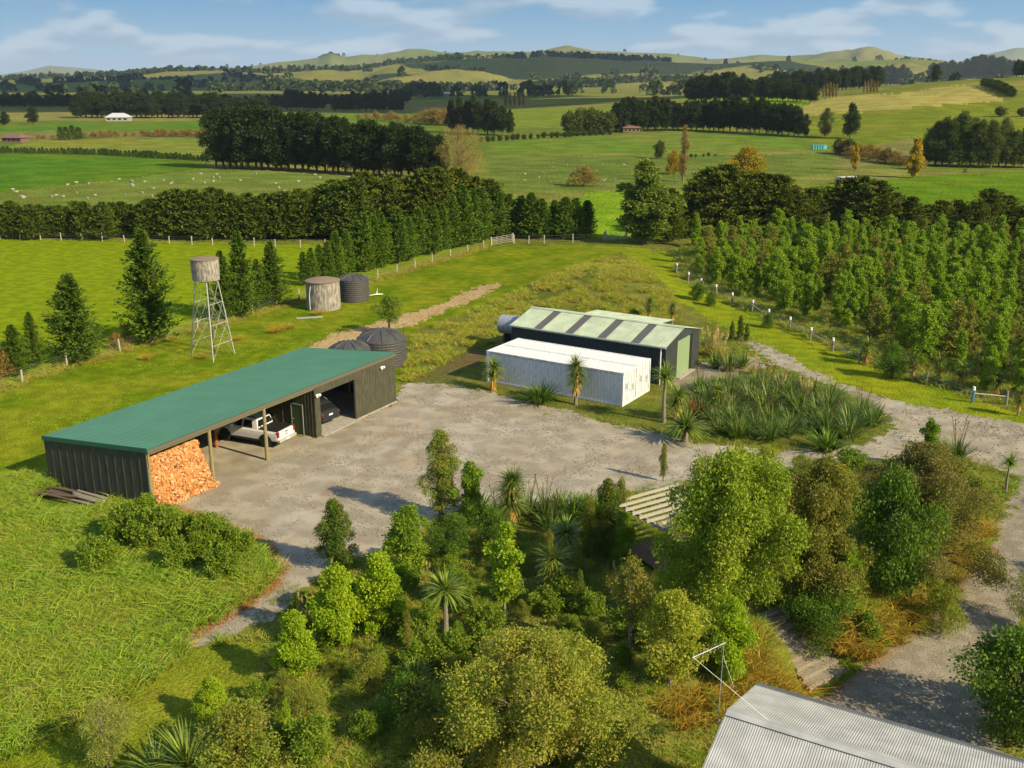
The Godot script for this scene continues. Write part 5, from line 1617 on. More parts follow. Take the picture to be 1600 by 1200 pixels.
func make_protos():
	var egg := func(t: float) -> float: return pow(sin(PI * clampf(0.12 + 0.86 * t, 0, 1)), 0.65) * (1.08 - 0.35 * t)
	var ball := func(t: float) -> float: return sqrt(maxf(0.02, 1.0 - pow(2.0 * t - 0.95, 2.0)))
	var dome := func(t: float) -> float: return sqrt(maxf(0.03, 1.0 - pow(clampf(1.25 * t - 0.25, -0.25, 1.0), 2.0)))
	var column := func(t: float) -> float: return 0.62 + 0.38 * sin(PI * clampf(t * 0.9 + 0.1, 0, 1)) - 0.35 * smoothstep(0.75, 1.0, t)
	make_leafy("pitto_bright", 4.0, 2.4, 0.06, egg, 34, 0.42, 17000, 0.085, 0.05, BRIGHT)
	make_leafy("pitto_mid", 4.0, 2.4, 0.05, egg, 34, 0.42, 17000, 0.085, 0.05, MIDGREEN + [BRIGHT[0]])
	make_leafy("cone_dark", 3.7, 2.0, 0.02, egg, 40, 0.34, 18000, 0.07, 0.035, DARKGREEN + [OLIVE[0]])
	make_leafy("tall_olive", 4.7, 2.2, 0.08, egg, 40, 0.36, 17000, 0.075, 0.03, OLIVE + [MIDGREEN[0], MIDGREEN[1]])
	make_leafy("thin_light", 4.3, 1.5, 0.25, column, 24, 0.28, 5200, 0.11, 0.06, BRIGHT + [MIDGREEN[1]], "bark_pale", 2, 0.06)
	make_leafy("sparse_brown", 4.3, 1.9, 0.35, ball, 22, 0.3, 3600, 0.08, 0.04, OLIVE + BROWNISH, "bark_pale", 2, 0.07)
	make_leafy("big_light", 7.2, 6.4, 0.12, dome, 95, 0.7, 80000, 0.1, 0.05, [Color(0.161, 0.230, 0.025), Color(0.115, 0.184, 0.023), Color(0.218, 0.265, 0.040), Color(0.092, 0.149, 0.021)], "bark", 1, 0.16)
	make_leafy("big_brown", 6.2, 5.2, 0.08, dome, 95, 0.58, 72000, 0.085, 0.04, BROWNISH, "bark", 1, 0.14)
	make_leafy("big_grey", 5.6, 6.0, 0.02, dome, 105, 0.55, 90000, 0.075, 0.028, GREYBROWN + [OLIVE[1]], "bark", 1, 0.12)
	make_leafy("willowy", 5.6, 8.6, 0.02, dome, 130, 0.66, 110000, 0.085, 0.036, [Color(0.162, 0.221, 0.033), Color(0.212, 0.247, 0.052), Color(0.125, 0.156, 0.039), Color(0.200, 0.156, 0.065)], "bark_pale", 1, 0.1)
	make_leafy("bush_dark", 3.0, 3.0, 0.0, dome, 40, 0.45, 15000, 0.075, 0.04, DARKGREEN + [MIDGREEN[0]])
	make_leafy("bush_mid", 1.7, 1.6, 0.0, dome, 22, 0.3, 4800, 0.08, 0.045, [Color(0.1, 0.17, 0.02), Color(0.14, 0.2, 0.025), Color(0.07, 0.12, 0.016)])
	make_leafy("bush_olive", 2.4, 2.6, 0.0, dome, 34, 0.4, 9500, 0.075, 0.03, OLIVE + [YELLOWGREEN[1], MIDGREEN[1]])
	make_leafy("tree_yellow", 4.2, 3.4, 0.1, ball, 40, 0.48, 14000, 0.085, 0.05, YELLOWGREEN + [BROWNISH[2]])
	make_leafy("weeping_grey", 4.2, 2.9, 0.1, ball, 34, 0.42, 9000, 0.12, 0.022, [Color(0.15, 0.19, 0.06), Color(0.2, 0.22, 0.09), Color(0.11, 0.14, 0.04)], "bark_pale")
	make_leafy("poplar_young", 4.8, 1.6, 0.04, column, 26, 0.32, 5200, 0.14, 0.08, [Color(0.123, 0.213, 0.019), Color(0.092, 0.163, 0.016), Color(0.172, 0.246, 0.030)], "bark", 4, 0.05)
	make_leafy("poplar_dull", 4.4, 1.5, 0.06, column, 22, 0.3, 3600, 0.13, 0.06, [Color(0.132, 0.156, 0.036), Color(0.180, 0.156, 0.060), Color(0.096, 0.132, 0.030)], "bark", 2, 0.05)
	make_leafy("cottonwood", 12.0, 7.0, 0.03, egg, 90, 0.85, 26000, 0.24, 0.16, [Color(0.09, 0.14, 0.03), Color(0.12, 0.17, 0.045), Color(0.065, 0.105, 0.022)], "bark_pale", 1, 0.22)
	make_leafy("small_round", 3.2, 2.2, 0.25, ball, 22, 0.36, 5000, 0.1, 0.035, MIDGREEN + [OLIVE[1]])
	make_leafy("willow_gold", 10.0, 12.0, 0.02, dome, 70, 1.3, 15000, 0.36, 0.16, [Color(0.2, 0.16, 0.015), Color(0.15, 0.15, 0.02), Color(0.25, 0.17, 0.02)], "bark", 2, 0.3)
	make_leafy("autumn", 8.0, 4.2, 0.05, egg, 34, 0.7, 6000, 0.3, 0.18, [Color(0.34, 0.22, 0.02), Color(0.25, 0.19, 0.03), Color(0.2, 0.2, 0.03)])
	make_leafy("lombardy", 13.0, 2.6, 0.05, egg, 50, 0.5, 5000, 0.3, 0.07, [Color(0.17, 0.12, 0.07), Color(0.2, 0.14, 0.08), Color(0.13, 0.11, 0.06)], "bark_pale", 1, 0.2)
	make_leafy("bare_brown", 10.0, 9.0, 0.1, ball, 60, 0.9, 8500, 0.4, 0.03, [Color(0.22, 0.16, 0.1), Color(0.17, 0.13, 0.08)], "bark_pale", 1, 0.25)
	make_leafy("pine_far", 16.0, 9.0, 0.1, egg, 44, 1.35, 5200, 0.6, 0.24, [Color(0.018, 0.034, 0.010), Color(0.028, 0.048, 0.013), Color(0.013, 0.024, 0.008)], "bark", 4, 0.28)
	make_leafy("gum_far", 15.0, 8.5, 0.06, egg, 48, 1.25, 7000, 0.45, 0.16, [Color(0.05, 0.075, 0.02), Color(0.075, 0.1, 0.03), Color(0.035, 0.055, 0.016)], "bark_pale", 3, 0.28)
	make_leafy("round_far", 8.0, 7.5, 0.02, ball, 30, 1.2, 2600, 0.5, 0.26, [Color(0.035, 0.06, 0.016), Color(0.06, 0.085, 0.02), Color(0.05, 0.06, 0.02)], "bark", 2, 0.2)
	make_leafy("brown_far", 4.5, 5.0, 0.0, dome, 20, 0.8, 2000, 0.35, 0.1, [Color(0.2, 0.13, 0.07), Color(0.16, 0.12, 0.06), Color(0.14, 0.12, 0.04)], "bark", 2, 0.1)
	# conifers
	make_conifer("fir_lone", 9.0, 4.6, 44, 9, 30, 0.42, [Color(0.030, 0.066, 0.012), Color(0.043, 0.087, 0.015), Color(0.070, 0.107, 0.017)], 4, 0.5, 0.85, 0.2, 0.42)
	make_conifer("leyland", 8.0, 3.7, 36, 9, 26, 0.42, [Color(0.034, 0.078, 0.012), Color(0.051, 0.102, 0.015), Color(0.077, 0.122, 0.016)], 5, 0.6, 0.8, 0.45, 0.32)
	make_conifer("hedge_tree", 6.0, 4.2, 26, 9, 20, 0.5, [Color(0.027, 0.053, 0.011), Color(0.041, 0.073, 0.012), Color(0.068, 0.090, 0.016)], 4, 0.45, 0.8, 0.85, 0.35)
	make_conifer("macrocarpa", 11.0, 10.5, 24, 11, 44, 0.75, [Color(0.027, 0.050, 0.009), Color(0.042, 0.071, 0.012), Color(0.094, 0.104, 0.014)], 4, 0.22, 0.8, 0.85, 0.55)
	make_conifer("fir_small", 2.0, 1.2, 16, 7, 9, 0.25, [Color(0.03, 0.065, 0.015), Color(0.045, 0.085, 0.02)], 2, 0.5, 0.8, 0.3, 0.2)
	make_cabbage("cabbage", 2.6, [Vector3(0, 2.6, 0)], 0.95, 230, [Color(0.1, 0.16, 0.03), Color(0.15, 0.2, 0.045), Color(0.07, 0.12, 0.025)], false)
	make_cabbage("cabbage_skirt", 1.5, [Vector3(0, 1.5, 0), Vector3(0.08, 2.0, -0.06), Vector3(0, 2.5, 0)], 0.85, 150, [Color(0.075, 0.115, 0.03), Color(0.11, 0.14, 0.04), Color(0.05, 0.085, 0.022)], true)
	make_cabbage("cabbage_mid", 0.9, [Vector3(0, 0.9, 0), Vector3(0.1, 1.4, 0.05)], 0.8, 150, [Color(0.09, 0.14, 0.03), Color(0.14, 0.18, 0.04), Color(0.06, 0.1, 0.025)], true)
	make_cabbage("cabbage_low", 0.5, [Vector3(0, 0.5, 0)], 0.95, 190, [Color(0.09, 0.14, 0.03), Color(0.14, 0.18, 0.04), Color(0.06, 0.1, 0.025)], false)
	make_flax("flax", 1.7, 110, [Color(0.056, 0.108, 0.030), Color(0.080, 0.135, 0.043), Color(0.040, 0.081, 0.021), Color(0.128, 0.151, 0.064)], 0, 3)
	make_flax("flax_flower", 1.8, 100, [Color(0.068, 0.111, 0.024), Color(0.091, 0.139, 0.033), Color(0.046, 0.085, 0.020)], 4, 2)
	make_flax("flax_green", 1.6, 140, [Color(0.069, 0.126, 0.020), Color(0.092, 0.153, 0.027), Color(0.046, 0.090, 0.016)], 0, 2, 0.08)
	make_flax("flax_red", 1.2, 60, [Color(0.1, 0.012, 0.015), Color(0.14, 0.03, 0.02)], 0, 1)
	add_proto("toetoe", 1.5, null, "bark", tuft(1.4, 260, 0.25, 0.018, [Color(0.17, 0.17, 0.05), Color(0.12, 0.14, 0.035), Color(0.26, 0.21, 0.09)], 0.8), "dry")
	var pl := MB.new()
	for k in 12:
		var a := rng.randf() * TAU
		var top := Vector3(cos(a) * 0.5, rng.randf_range(1.5, 2.0), sin(a) * 0.5)
		pl.tube([Vector3.ZERO, top], [0.012, 0.008], 4, Color(0.3, 0.25, 0.13))
		for j in 26:
			pl.leaf(top - Vector3(0, 0.5 * rng.randf(), 0), rdir() * 0.1 + Vector3(0, 0.13, 0), rdir() * 0.012, tint([Color(0.42, 0.34, 0.2), Color(0.36, 0.27, 0.15)]))
	proto["toetoe"][0].cname = "leaves"
	proto["toetoe"][0].extra = [["plumes", pl.mesh(), "dry"]]
	add_proto("tussock", 0.9, null, "bark", tuft(0.95, 330, 0.3, 0.014, [Color(0.234, 0.142, 0.028), Color(0.187, 0.133, 0.033), Color(0.280, 0.190, 0.057), Color(0.117, 0.123, 0.028)], 0.7), "dry")
	add_proto("tussock", 0.9, null, "bark", tuft(0.9, 330, 0.34, 0.014, [Color(0.210, 0.162, 0.038), Color(0.156, 0.142, 0.033), Color(0.257, 0.209, 0.067), Color(0.101, 0.133, 0.028)], 0.7), "dry")
	for q in proto["tussock"]:
		q.cname = "leaves"

# from the photo: u, base row, top row -> a plant standing there
func stand(kind: String, called: String, u: float, vb: float, vt: float, label: String, category: String, group := "", wide := 1.0, pick := -1) -> Node3D:
	var p := gp(u, vb)
	return plant(kind, called, p, maxf(0.3, row_height(p.z, vt) - p.y), label, category, group, wide, pick)

func build_plants():
	make_protos()
	print("protos ", Time.get_ticks_msec())
	# ---- garden in front of the yard
	var G := [
		["cone_dark", "conical_shrub", 526, 888, 776, "dense dark conical shrub at the edge of the gravel turning", 1.0],
		["pitto_mid", "rounded_shrub", 642, 905, 786, "mid-green leafy shrub between the dark cone and the tall olive tree", 1.05],
		["tall_olive", "olive_tree", 690, 812, 668, "tallest olive-green small tree against the open gravel", 1.0],
		["pitto_mid", "rounded_shrub", 734, 818, 718, "fresh green shrub close behind the tall olive tree", 0.85],
		["pitto_bright", "lime_shrub", 530, 1012, 880, "lime-green shrub shoulder to shoulder with a slightly wider twin", 0.9],
		["pitto_bright", "lime_shrub", 596, 992, 860, "wide lime-green shrub behind the single-stemmed cabbage tree", 1.05],
		["pitto_bright", "lime_shrub", 466, 1066, 952, "bright yellow-green shrub beside the worn gravel path", 0.95],
		["thin_light", "slender_tree", 790, 978, 812, "slender light green sapling on a thin dark stem", 0.9],
		["sparse_brown", "sparse_tree", 983, 1036, 866, "sparse brownish sapling with a pale bare stem", 0.9],
		["cone_dark", "columnar_tree", 946, 876, 744, "dark narrow tree beside the white pergola rafters", 0.7],
		["tall_olive", "columnar_tree", 918, 880, 770, "brown-green narrow tree among the flax below the yard", 0.7],
		["tall_olive", "columnar_tree", 968, 852, 742, "russet-topped narrow tree rising before the pergola", 0.55],
		["pitto_mid", "rounded_shrub", 972, 888, 796, "glossy green shrub at the corner of the brown deck", 0.85],
		["cone_dark", "small_cone", 905, 966, 888, "small pale pointed shrub alone in the grass clearing", 0.6],
		["big_light", "spreading_tree", 1132, 975, 698, "big light green spreading tree overhanging the pergola", 0.8],
		["big_brown", "russet_tree", 1272, 940, 712, "big brown-green tree between the light tree and grey bush", 0.82],
		["bush_dark", "dark_bush", 1385, 930, 728, "dark glossy bush wedged against the grey-brown bush", 0.62],
		["big_grey", "grey_bush", 1428, 896, 688, "large fine-leaved grey-brown bush above the driveway bank", 1.02],
		["bush_dark", "dark_bush", 1272, 1004, 896, "dark rounded bush beside the sleeper steps", 0.8],
		["pitto_mid", "rounded_shrub", 1316, 950, 850, "green shrub under the brown-green tree near the bank", 1.1],
		["tree_yellow", "yellow_tree", 1046, 1072, 918, "yellow-green small tree beyond the television aerial", 0.95],
		["pitto_bright", "lime_shrub", 1140, 1064, 930, "bright green shrub beside the orange tussocks", 0.85],
		["willowy", "willowy_shrub", 838, 1218, 988, "huge twiggy yellow-green shrub spreading below the garden", 1.0],
		["bush_dark", "dark_bush", 640, 1142, 1050, "dark bush tucked beside the huge twiggy shrub", 0.9],
		["pitto_bright", "lime_shrub", 336, 1130, 1056, "light green shrub where the mown path meets the garden", 1.1],
		["bush_olive", "olive_bush", 372, 1205, 1098, "olive twiggy bush below the light green shrub", 1.25],
		["bush_mid", "leafy_bush", 392, 1215, 1166, "fresh green low bush in front of the olive twiggy bush", 1.2],
		["weeping_grey", "grey_tree", 172, 1206, 1092, "grey-leaved feathery small tree on the mown grass", 1.1],
		["thin_light", "slender_tree", 450, 1172, 1092, "thin green sapling behind the olive twiggy bush", 0.55],
		["sparse_brown", "dead_shrub", 858, 930, 826, "dead brown brushy shrub beside the low cabbage tree", 0.5],
		["sparse_brown", "dead_shrub", 640, 1050, 950, "dead brown shrub below the wide lime shrub", 0.45],
		["bush_dark", "bank_bush", 1578, 1150, 985, "rounded green bush on the far side of the driveway", 1.0],
		["weeping_grey", "drive_shrub", 1604, 985, 880, "thin open shrub at the driveway edge above the round bush", 0.9],
		["pitto_mid", "rounded_shrub", 1446, 735, 652, "light green shrub beside the gravel road bend", 0.8],
		["tree_yellow", "yellow_tree", 1194, 760, 694, "yellow-green shrub on the yard edge behind the spreading tree", 0.8],
		["tall_olive", "columnar_tree", 1036, 752, 690, "thin brownish sapling at the yard edge before the pergola", 0.5],
		["bush_olive", "olive_bush", 1520, 800, 740, "olive bush at the driveway junction", 1.2],
		["bush_olive", "olive_bush", 1470, 990, 905, "olive bush on the tussock bank", 0.7],
		["bush_mid", "leafy_bush", 1350, 1016, 955, "small green bush among orange tussocks near the steps", 0.9],
		["bush_mid", "leafy_bush", 1330, 735, 700, "low green bush under the flax by the yard exit", 1.3],
		["small_round", "round_tree", 608, 522, 458, "small round tree on a bare stem beside the dirt track", 1.0],
		["bush_olive", "olive_bush", 1250, 745, 708, "olive low bush beside the yard exit", 1.2],
		["bush_dark", "dark_bush", 705, 870, 800, "dark bush under the tall olive tree", 0.9],
		["bush_dark", "dark_bush", 770, 860, 792, "dark bush between the flax and the slender sapling", 0.9],
		["bush_olive", "olive_bush", 700, 1160, 1070, "olive scrub beside the dark bush in the garden hollow", 1.1],
		["bush_olive", "olive_bush", 1080, 900, 838, "shaded olive scrub beside the brown deck", 1.3],
	]
	for q in G:
		stand(q[0], q[1], q[2], q[3], q[4], q[5], "tree" if q[1].ends_with("tree") else "shrub", "", q[6])
	# bushes on the meadow
	for q in [[197, 848, 796], [236, 836, 784], [250, 858, 800], [268, 838, 800], [282, 890, 850], [312, 880, 842], [330, 858, 812], [348, 872, 826], [372, 878, 836], [157, 892, 848], [228, 856, 812], [300, 850, 815], [352, 905, 862]]:
		stand("bush_mid", "meadow_bush", q[0], q[1] + 4, q[2] - 12, "rounded green bush in the rank grass below the shed end", "bush", "bushes on the meadow slope", 0.95)
	# cabbage trees
	for q in [["cabbage", 698, 1024, 892, "single-stemmed cabbage tree with a pale head in the garden"], ["cabbage_skirt", 800, 838, 726, "leaning cabbage tree at the yard edge beside the flax"], ["cabbage_mid", 868, 930, 846, "low cabbage tree in shade beside the dead brown shrub"], ["cabbage_mid", 880, 885, 804, "young cabbage tree under the flax row"], ["cabbage_low", 650, 1082, 1034, "young yellow-green cabbage tree on the garden floor"],
		["cabbage_skirt", 899, 632, 554, "cabbage tree with brown skirt against the white container wall"], ["cabbage_mid", 770, 610, 556, "bushy cabbage tree at the blank end of the container"], ["cabbage", 1037, 660, 566, "tall cabbage tree off the container door end"], ["cabbage_mid", 1056, 656, 598, "short cabbage tree beside the tall one near the containers"], ["cabbage_low", 1070, 690, 632, "spiky low yucca-like plant at the bed corner"],
		["cabbage_skirt", 1014, 503, 462, "cabbage tree behind the sage roof beside the lawn"], ["cabbage_skirt", 1050, 507, 470, "cabbage tree at the rough bank end behind the shed"], ["cabbage", 1571, 772, 708, "cabbage tree at the driveway junction"], ["cabbage_low", 250, 1240, 1160, "cabbage tree beside the olive twiggy bush"], ["cabbage_low", 296, 1235, 1140, "broad cabbage tree fronting the olive twiggy bush"]]:
		stand(q[0], "cabbage_tree", q[1], q[2], q[3], q[4], "tree")
	for q in [[1122, 640, "cabbage_mid"], [1352, 570, "cabbage_mid"], [1465, 600, "cabbage_skirt"], [1500, 606, "cabbage_mid"], [1425, 596, "cabbage_skirt"], [1555, 618, "cabbage_mid"], [1580, 600, "cabbage_skirt"], [1528, 590, "cabbage_skirt"], [1540, 570, "cabbage_skirt"], [1590, 650, "cabbage_skirt"]]:
		stand(q[2], "cabbage_tree", q[0], q[1], q[1] - 46, "cabbage tree at the fenced edge of the plantation", "tree", "cabbage trees in the plantation edge")
	# flax beds
	var bed := pxpoly([[1085, 610], [1150, 598], [1230, 602], [1310, 632], [1372, 660], [1330, 686], [1250, 690], [1150, 688], [1090, 664]])
	var spots := []
	for k in 1200:
		var p := Vector3(rng.randf_range(12, 30), 0, rng.randf_range(-76, -58))
		if Geometry2D.is_point_in_polygon(Vector2(p.x, p.z), bed) and spots.all(func(s): return s.distance_to(p) > 1.1):
			spots.append(p)
	for p in spots:
		var r := rng.randf()
		if r < 0.06:
			plant("toetoe", "plume_grass", p, rng.randf_range(1.2, 1.7), "pale plume grass clump among the flax bed", "grass", "plume grass in the flax bed")
		else:
			plant("flax" if r < 0.85 else "flax_flower", "flax_plant", p, rng.randf_range(1.2, 2.0), "grey-green flax clump in the bed beside the gravel road", "flax", "flax clumps in the road bed", rng.randf_range(1.0, 1.4))
	for q in [["flax_green", 1293, 704, 668, "dark green flax clump alone at the yard exit", 1.5], ["flax_flower", 1495, 716, 672, "flax with tall dark flower stalks beside the road", 1.1], ["flax_green", 843, 630, 592, "flax clump between two cabbage trees at the container", 1.4], ["flax_red", 1085, 652, 618, "dark red flax beside the container bed", 1.3]]:
		stand(q[0], "flax_plant", q[1], q[2], q[3], q[4], "flax", "", q[5])
	for q in [[800, 812], [826, 808], [850, 812], [872, 806], [895, 812], [918, 808], [745, 806], [935, 816], [860, 832], [780, 822]]:
		stand("flax_flower" if rng.randf() < 0.4 else "flax_green", "flax_plant", q[0], q[1], q[1] - 44, "flax clump in the row along the lower yard edge", "flax", "flax row below the yard", 1.1)
	for q in [[1108, 556, 522], [1125, 560, 528], [1140, 580, 545], [1118, 575, 545], [1160, 575, 545], [1175, 585, 560], [1102, 545, 520]]:
		stand("flax" if rng.randf() < 0.5 else "toetoe", "flax_plant", q[0], q[1], q[2], "flax and plume clump beside the sage roller door", "flax", "clumps beside the roller door")
	for q in [[1143, 532, 500], [1156, 530, 492], [1166, 534, 504]]:
		stand("cone_dark", "small_cone", q[0], q[1], q[2], "narrow dark shrub by the gabled shed corner", "shrub", "narrow shrubs by the gabled shed", 0.6)
	stand("bush_dark", "dark_bush", 990, 500, 482, "low dark bush behind the lean-to roof", "shrub", "", 1.4)
	# tussocks
	for q in [[1195, 1064], [1178, 1034], [1212, 1076], [1180, 1060], [1160, 1075], [1205, 1092], [1172, 1006], [1230, 1094], [1170, 1040], [1150, 1055], [1330, 975], [1350, 1000], [1365, 980], [1390, 985], [1410, 960], [1425, 975], [1380, 960], [1340, 1020], [1305, 1000], [1320, 1012], [1400, 1000], [1360, 1020], [1440, 945], [1460, 925], [1480, 905], [1500, 880], [1515, 860], [1535, 835], [1110, 1090], [1085, 1100], [1060, 1110], [1040, 1100], [1120, 1120], [1070, 1130]]:
		stand("tussock", "orange_tussock", q[0] + rng.randf_range(-5, 5), q[1], q[1] - 30 - rng.randf() * 14, "orange-brown tussock grass clump on the bank by the driveway", "tussock", "orange tussocks on the bank", 1.3)
	for q in [[316, 560], [372, 532], [440, 516], [452, 513], [428, 520], [497, 492], [228, 562]]:
		stand("tussock", "rush_clump", q[0], q[1], q[1] - 14, "brown rush clump on the lawn near the tanks", "rushes", "rush clumps on the lawn", 1.1)
	# ---- conifers along the track
	for q in [["fir_lone", 237, 536, 360, "tall dark lone conifer beyond the post fence", 1.0], ["fir_lone", 122, 566, 428, "ragged mid-sized conifer by the fence with open boughs", 1.2], ["fir_lone", 28, 586, 508, "small conifer with yellowed lower boughs by the fence", 1.25], ["fir_lone", 56, 575, 488, "slim small conifer next to the yellowed one", 0.8], ["fir_lone", 380, 496, 362, "tall narrow conifer behind the lattice tank stand", 0.8], ["fir_lone", 352, 500, 392, "shorter conifer pressed beside the tall narrow one", 0.8], ["fir_lone", 428, 478, 378, "bushy conifer between the tank stand and concrete tank", 1.0], ["fir_lone", 405, 482, 405, "small conifer in the gap before the concrete tank", 0.9]]:
		stand(q[0], "conifer", q[1], q[2], q[3], q[4], "conifer", "", q[5])
	for q in [[200, 534, 505], [8, 590, 545], [182, 545, 520]]:
		stand("brown_far", "autumn_bush", q[0], q[1], q[2], "yellowing scrub at the foot of the lone conifers", "bush", "yellow scrub by the fence", 0.8)
	# the leyland row beside the fence, rising to the corner
	var base := [[478, 450], [520, 440], [560, 428], [600, 418], [640, 408], [680, 398], [720, 390], [758, 382]]
	var tops := [[470, 402], [500, 385], [530, 358], [560, 342], [600, 332], [640, 328], [680, 312], [710, 298], [735, 290], [768, 292]]
	var u := 476.0
	while u < 766.0:
		stand("leyland", "leyland_cypress", u, curve_at(base, u) - rng.randf_range(0, 5), curve_at(tops, u) + rng.randf_range(-7, 12), "bright green cypress in the dense row along the post fence", "conifer", "cypress row along the fence", rng.randf_range(0.85, 1.1))
		u += rng.randf_range(11, 17)
	# the trimmed hedge, left to right
	var ht := [[-80, 316], [0, 318], [120, 320], [230, 316], [265, 302], [320, 296], [380, 308], [430, 304], [480, 300], [520, 285], [560, 274], [600, 268], [650, 270], [700, 264], [740, 272], [780, 296], [830, 302], [870, 312], [910, 306], [932, 322]]
	u = -80.0
	while u < 560.0:
		stand("hedge_tree", "hedge_conifer", u, 372.0 + rng.randf_range(-3, 3), curve_at(ht, u) + rng.randf_range(-5, 6), "dark conifer standing in the long hedge beyond the bright paddock", "conifer", "conifers in the long hedge", 1.05)
		u += rng.randf_range(12, 17)
	u = 470.0
	while u < 770.0:
		stand("macrocarpa", "hedge_macrocarpa", u, 364.0 + rng.randf_range(-4, 4), curve_at(ht, u) + rng.randf_range(-8, 8), "tall bronze-tipped cypress behind the green cypress row", "conifer", "tall cypresses behind the row", 0.85)
		u += rng.randf_range(22, 32)
	u = 776.0
	while u < 930.0:
		stand("leyland", "corner_cypress", u, 372.0 + rng.randf_range(-3, 2), curve_at(ht, u) + rng.randf_range(-6, 6), "dark cypress behind the rail fence between the two gates", "conifer", "cypresses at the fence corner", 1.25)
		u += rng.randf_range(15, 20)
	stand("cottonwood", "cottonwood", 1006, 380, 248, "tall grey-green poplar standing by the track gate", "tree", "", 1.3)
	stand("macrocarpa", "dark_cypress", 1046, 378, 294, "black-green cypress touching the tall grey-green poplar", "conifer", "", 0.6)
	# dark belt behind the plantation
	var mt := [[1075, 282], [1105, 268], [1130, 262], [1165, 280], [1200, 268], [1240, 298], [1290, 292], [1345, 276], [1390, 296], [1430, 312], [1490, 316], [1540, 300], [1590, 322], [1700, 320]]
	u = 1085.0
	while u < 1640.0:
		stand("macrocarpa", "belt_macrocarpa", u, 368.0 + rng.randf_range(-6, 6), curve_at(mt, u) + rng.randf_range(-8, 10), "rugged dark macrocarpa in the shelter belt behind the plantation", "conifer", "macrocarpas behind the plantation", rng.randf_range(0.85, 1.15))
		u += rng.randf_range(21, 31)
	for q in [[1592, 395, 340], [1610, 405, 350]]:
		stand("autumn", "yellow_poplar", q[0], q[1], q[2], "golden tree at the end of the macrocarpa belt", "tree", "golden trees at the belt end", 1.1)
	# plantation
	var zone := pxpoly([[1084, 406], [1082, 426], [1112, 444], [1168, 470], [1255, 503], [1330, 534], [1420, 570], [1540, 610], [1630, 630], [1760, 640], [1760, 392], [1420, 386], [1085, 384]])
	var row := 0
	var z := -66.0
	var trees := 0
	while z > -150.0:
		var x := 18.0 + (row % 2) * 1.9
		while x < 78.0:
			var p := Vector3(x + rng.randf_range(-0.8, 0.8), 0, z + rng.randf_range(-0.8, 0.8))
			if Geometry2D.is_point_in_polygon(Vector2(p.x, p.z), zone) and rng.randf() < 0.9 and absf(p.x / p.z) < 0.58:
				var dull := rng.randf() < 0.22
				var th := rng.randf_range(3.0, 5.6)
				plant("poplar_dull" if dull else "poplar_young", "plantation_tree", p, th, ("thin brownish young tree in the fenced plantation" if th < 4.9 else "tall thin brownish tree in the fenced plantation") if dull else ("short bushy green sapling in the fenced plantation" if th < 3.9 else ("upright fresh green young tree in the fenced plantation" if th < 4.9 else "tallest bright green poplar-like tree in the fenced plantation")), "tree", ("dull young trees in the plantation" + ("" if th < 4.9 else ", tall")) if dull else ("green young trees in the plantation" + (", short" if th < 3.9 else (", middling" if th < 4.9 else ", tall"))), rng.randf_range(0.8, 1.2))
				trees += 1
			x += 2.9
		z -= 2.75
		row += 1
	print("plantation trees ", trees)
	# scrub that fills the garden between the named shrubs
	var floor_zone := pxpoly([[440, 985], [500, 905], [660, 850], [800, 830], [960, 880], [1040, 930], [1180, 1000], [1150, 1090], [1060, 1160], [700, 1190], [430, 1190], [380, 1120]])
	var placed := []
	for k in 900:
		var p := Vector3(rng.randf_range(-15, 13), 0, rng.randf_range(-50, -29))
		if placed.size() < 85 and Geometry2D.is_point_in_polygon(Vector2(p.x, p.z), floor_zone) and placed.all(func(s): return s.distance_to(p) > 1.05):
			placed.append(p)
			p.y = height(p.x, p.z)
			var dry := rng.randf() < 0.35
			plant("bush_olive" if dry else ("bush_mid" if rng.randf() < 0.9 else "toetoe"), "garden_scrub", p, rng.randf_range(0.6, 1.7), "low olive scrub on the rough garden floor" if dry else "low green scrub on the rough garden floor", "shrub", "olive garden scrub" if dry else "green garden scrub", rng.randf_range(0.9, 1.4))
	# trees beyond the frame that throw their shade over the driveway
	for q in [[27.5, -38.0, 5.0], [31.0, -43.0, 4.6], [35.0, -49.0, 4.8], [25.0, -33.0, 5.2], [29.0, -36.5, 5.4], [33.5, -44.5, 5.2]]:
		plant("weeping_grey", "drive_tree", Vector3(q[0], height(q[0], q[1]), q[1]), q[2], "feathery tree on the outer edge of the driveway", "tree", "trees along the outer driveway edge", 0.85)
	for q in [[1392, 590, 535], [1090, 470, 440], [1110, 478, 455], [1200, 512, 488]]:
		stand("bush_dark", "dark_bush", q[0], q[1], q[2], "dark shrub growing against the plantation fence", "shrub", "dark shrubs at the plantation fence", 0.8)

# ---------------------------------------------------------------- belts and trees beyond the hedges
func belt(kind: String, called: String, label: String, group: String, px: Array, tops: Array, gap: float, wide := 1.0, jig := 5.0, cat := "tree"):
	var u: float = px[0][0]
	while u <= px[-1][0]:
		var vb := curve_at(px, u) + rng.randf_range(-0.12, 0.12) * jig
		stand(kind, called, u, vb, curve_at(tops, u) + rng.randf_range(-0.8, 1.0) * jig, label, cat, group, wide * rng.randf_range(0.85, 1.15))
		u += gap * rng.randf_range(0.7, 1.3)

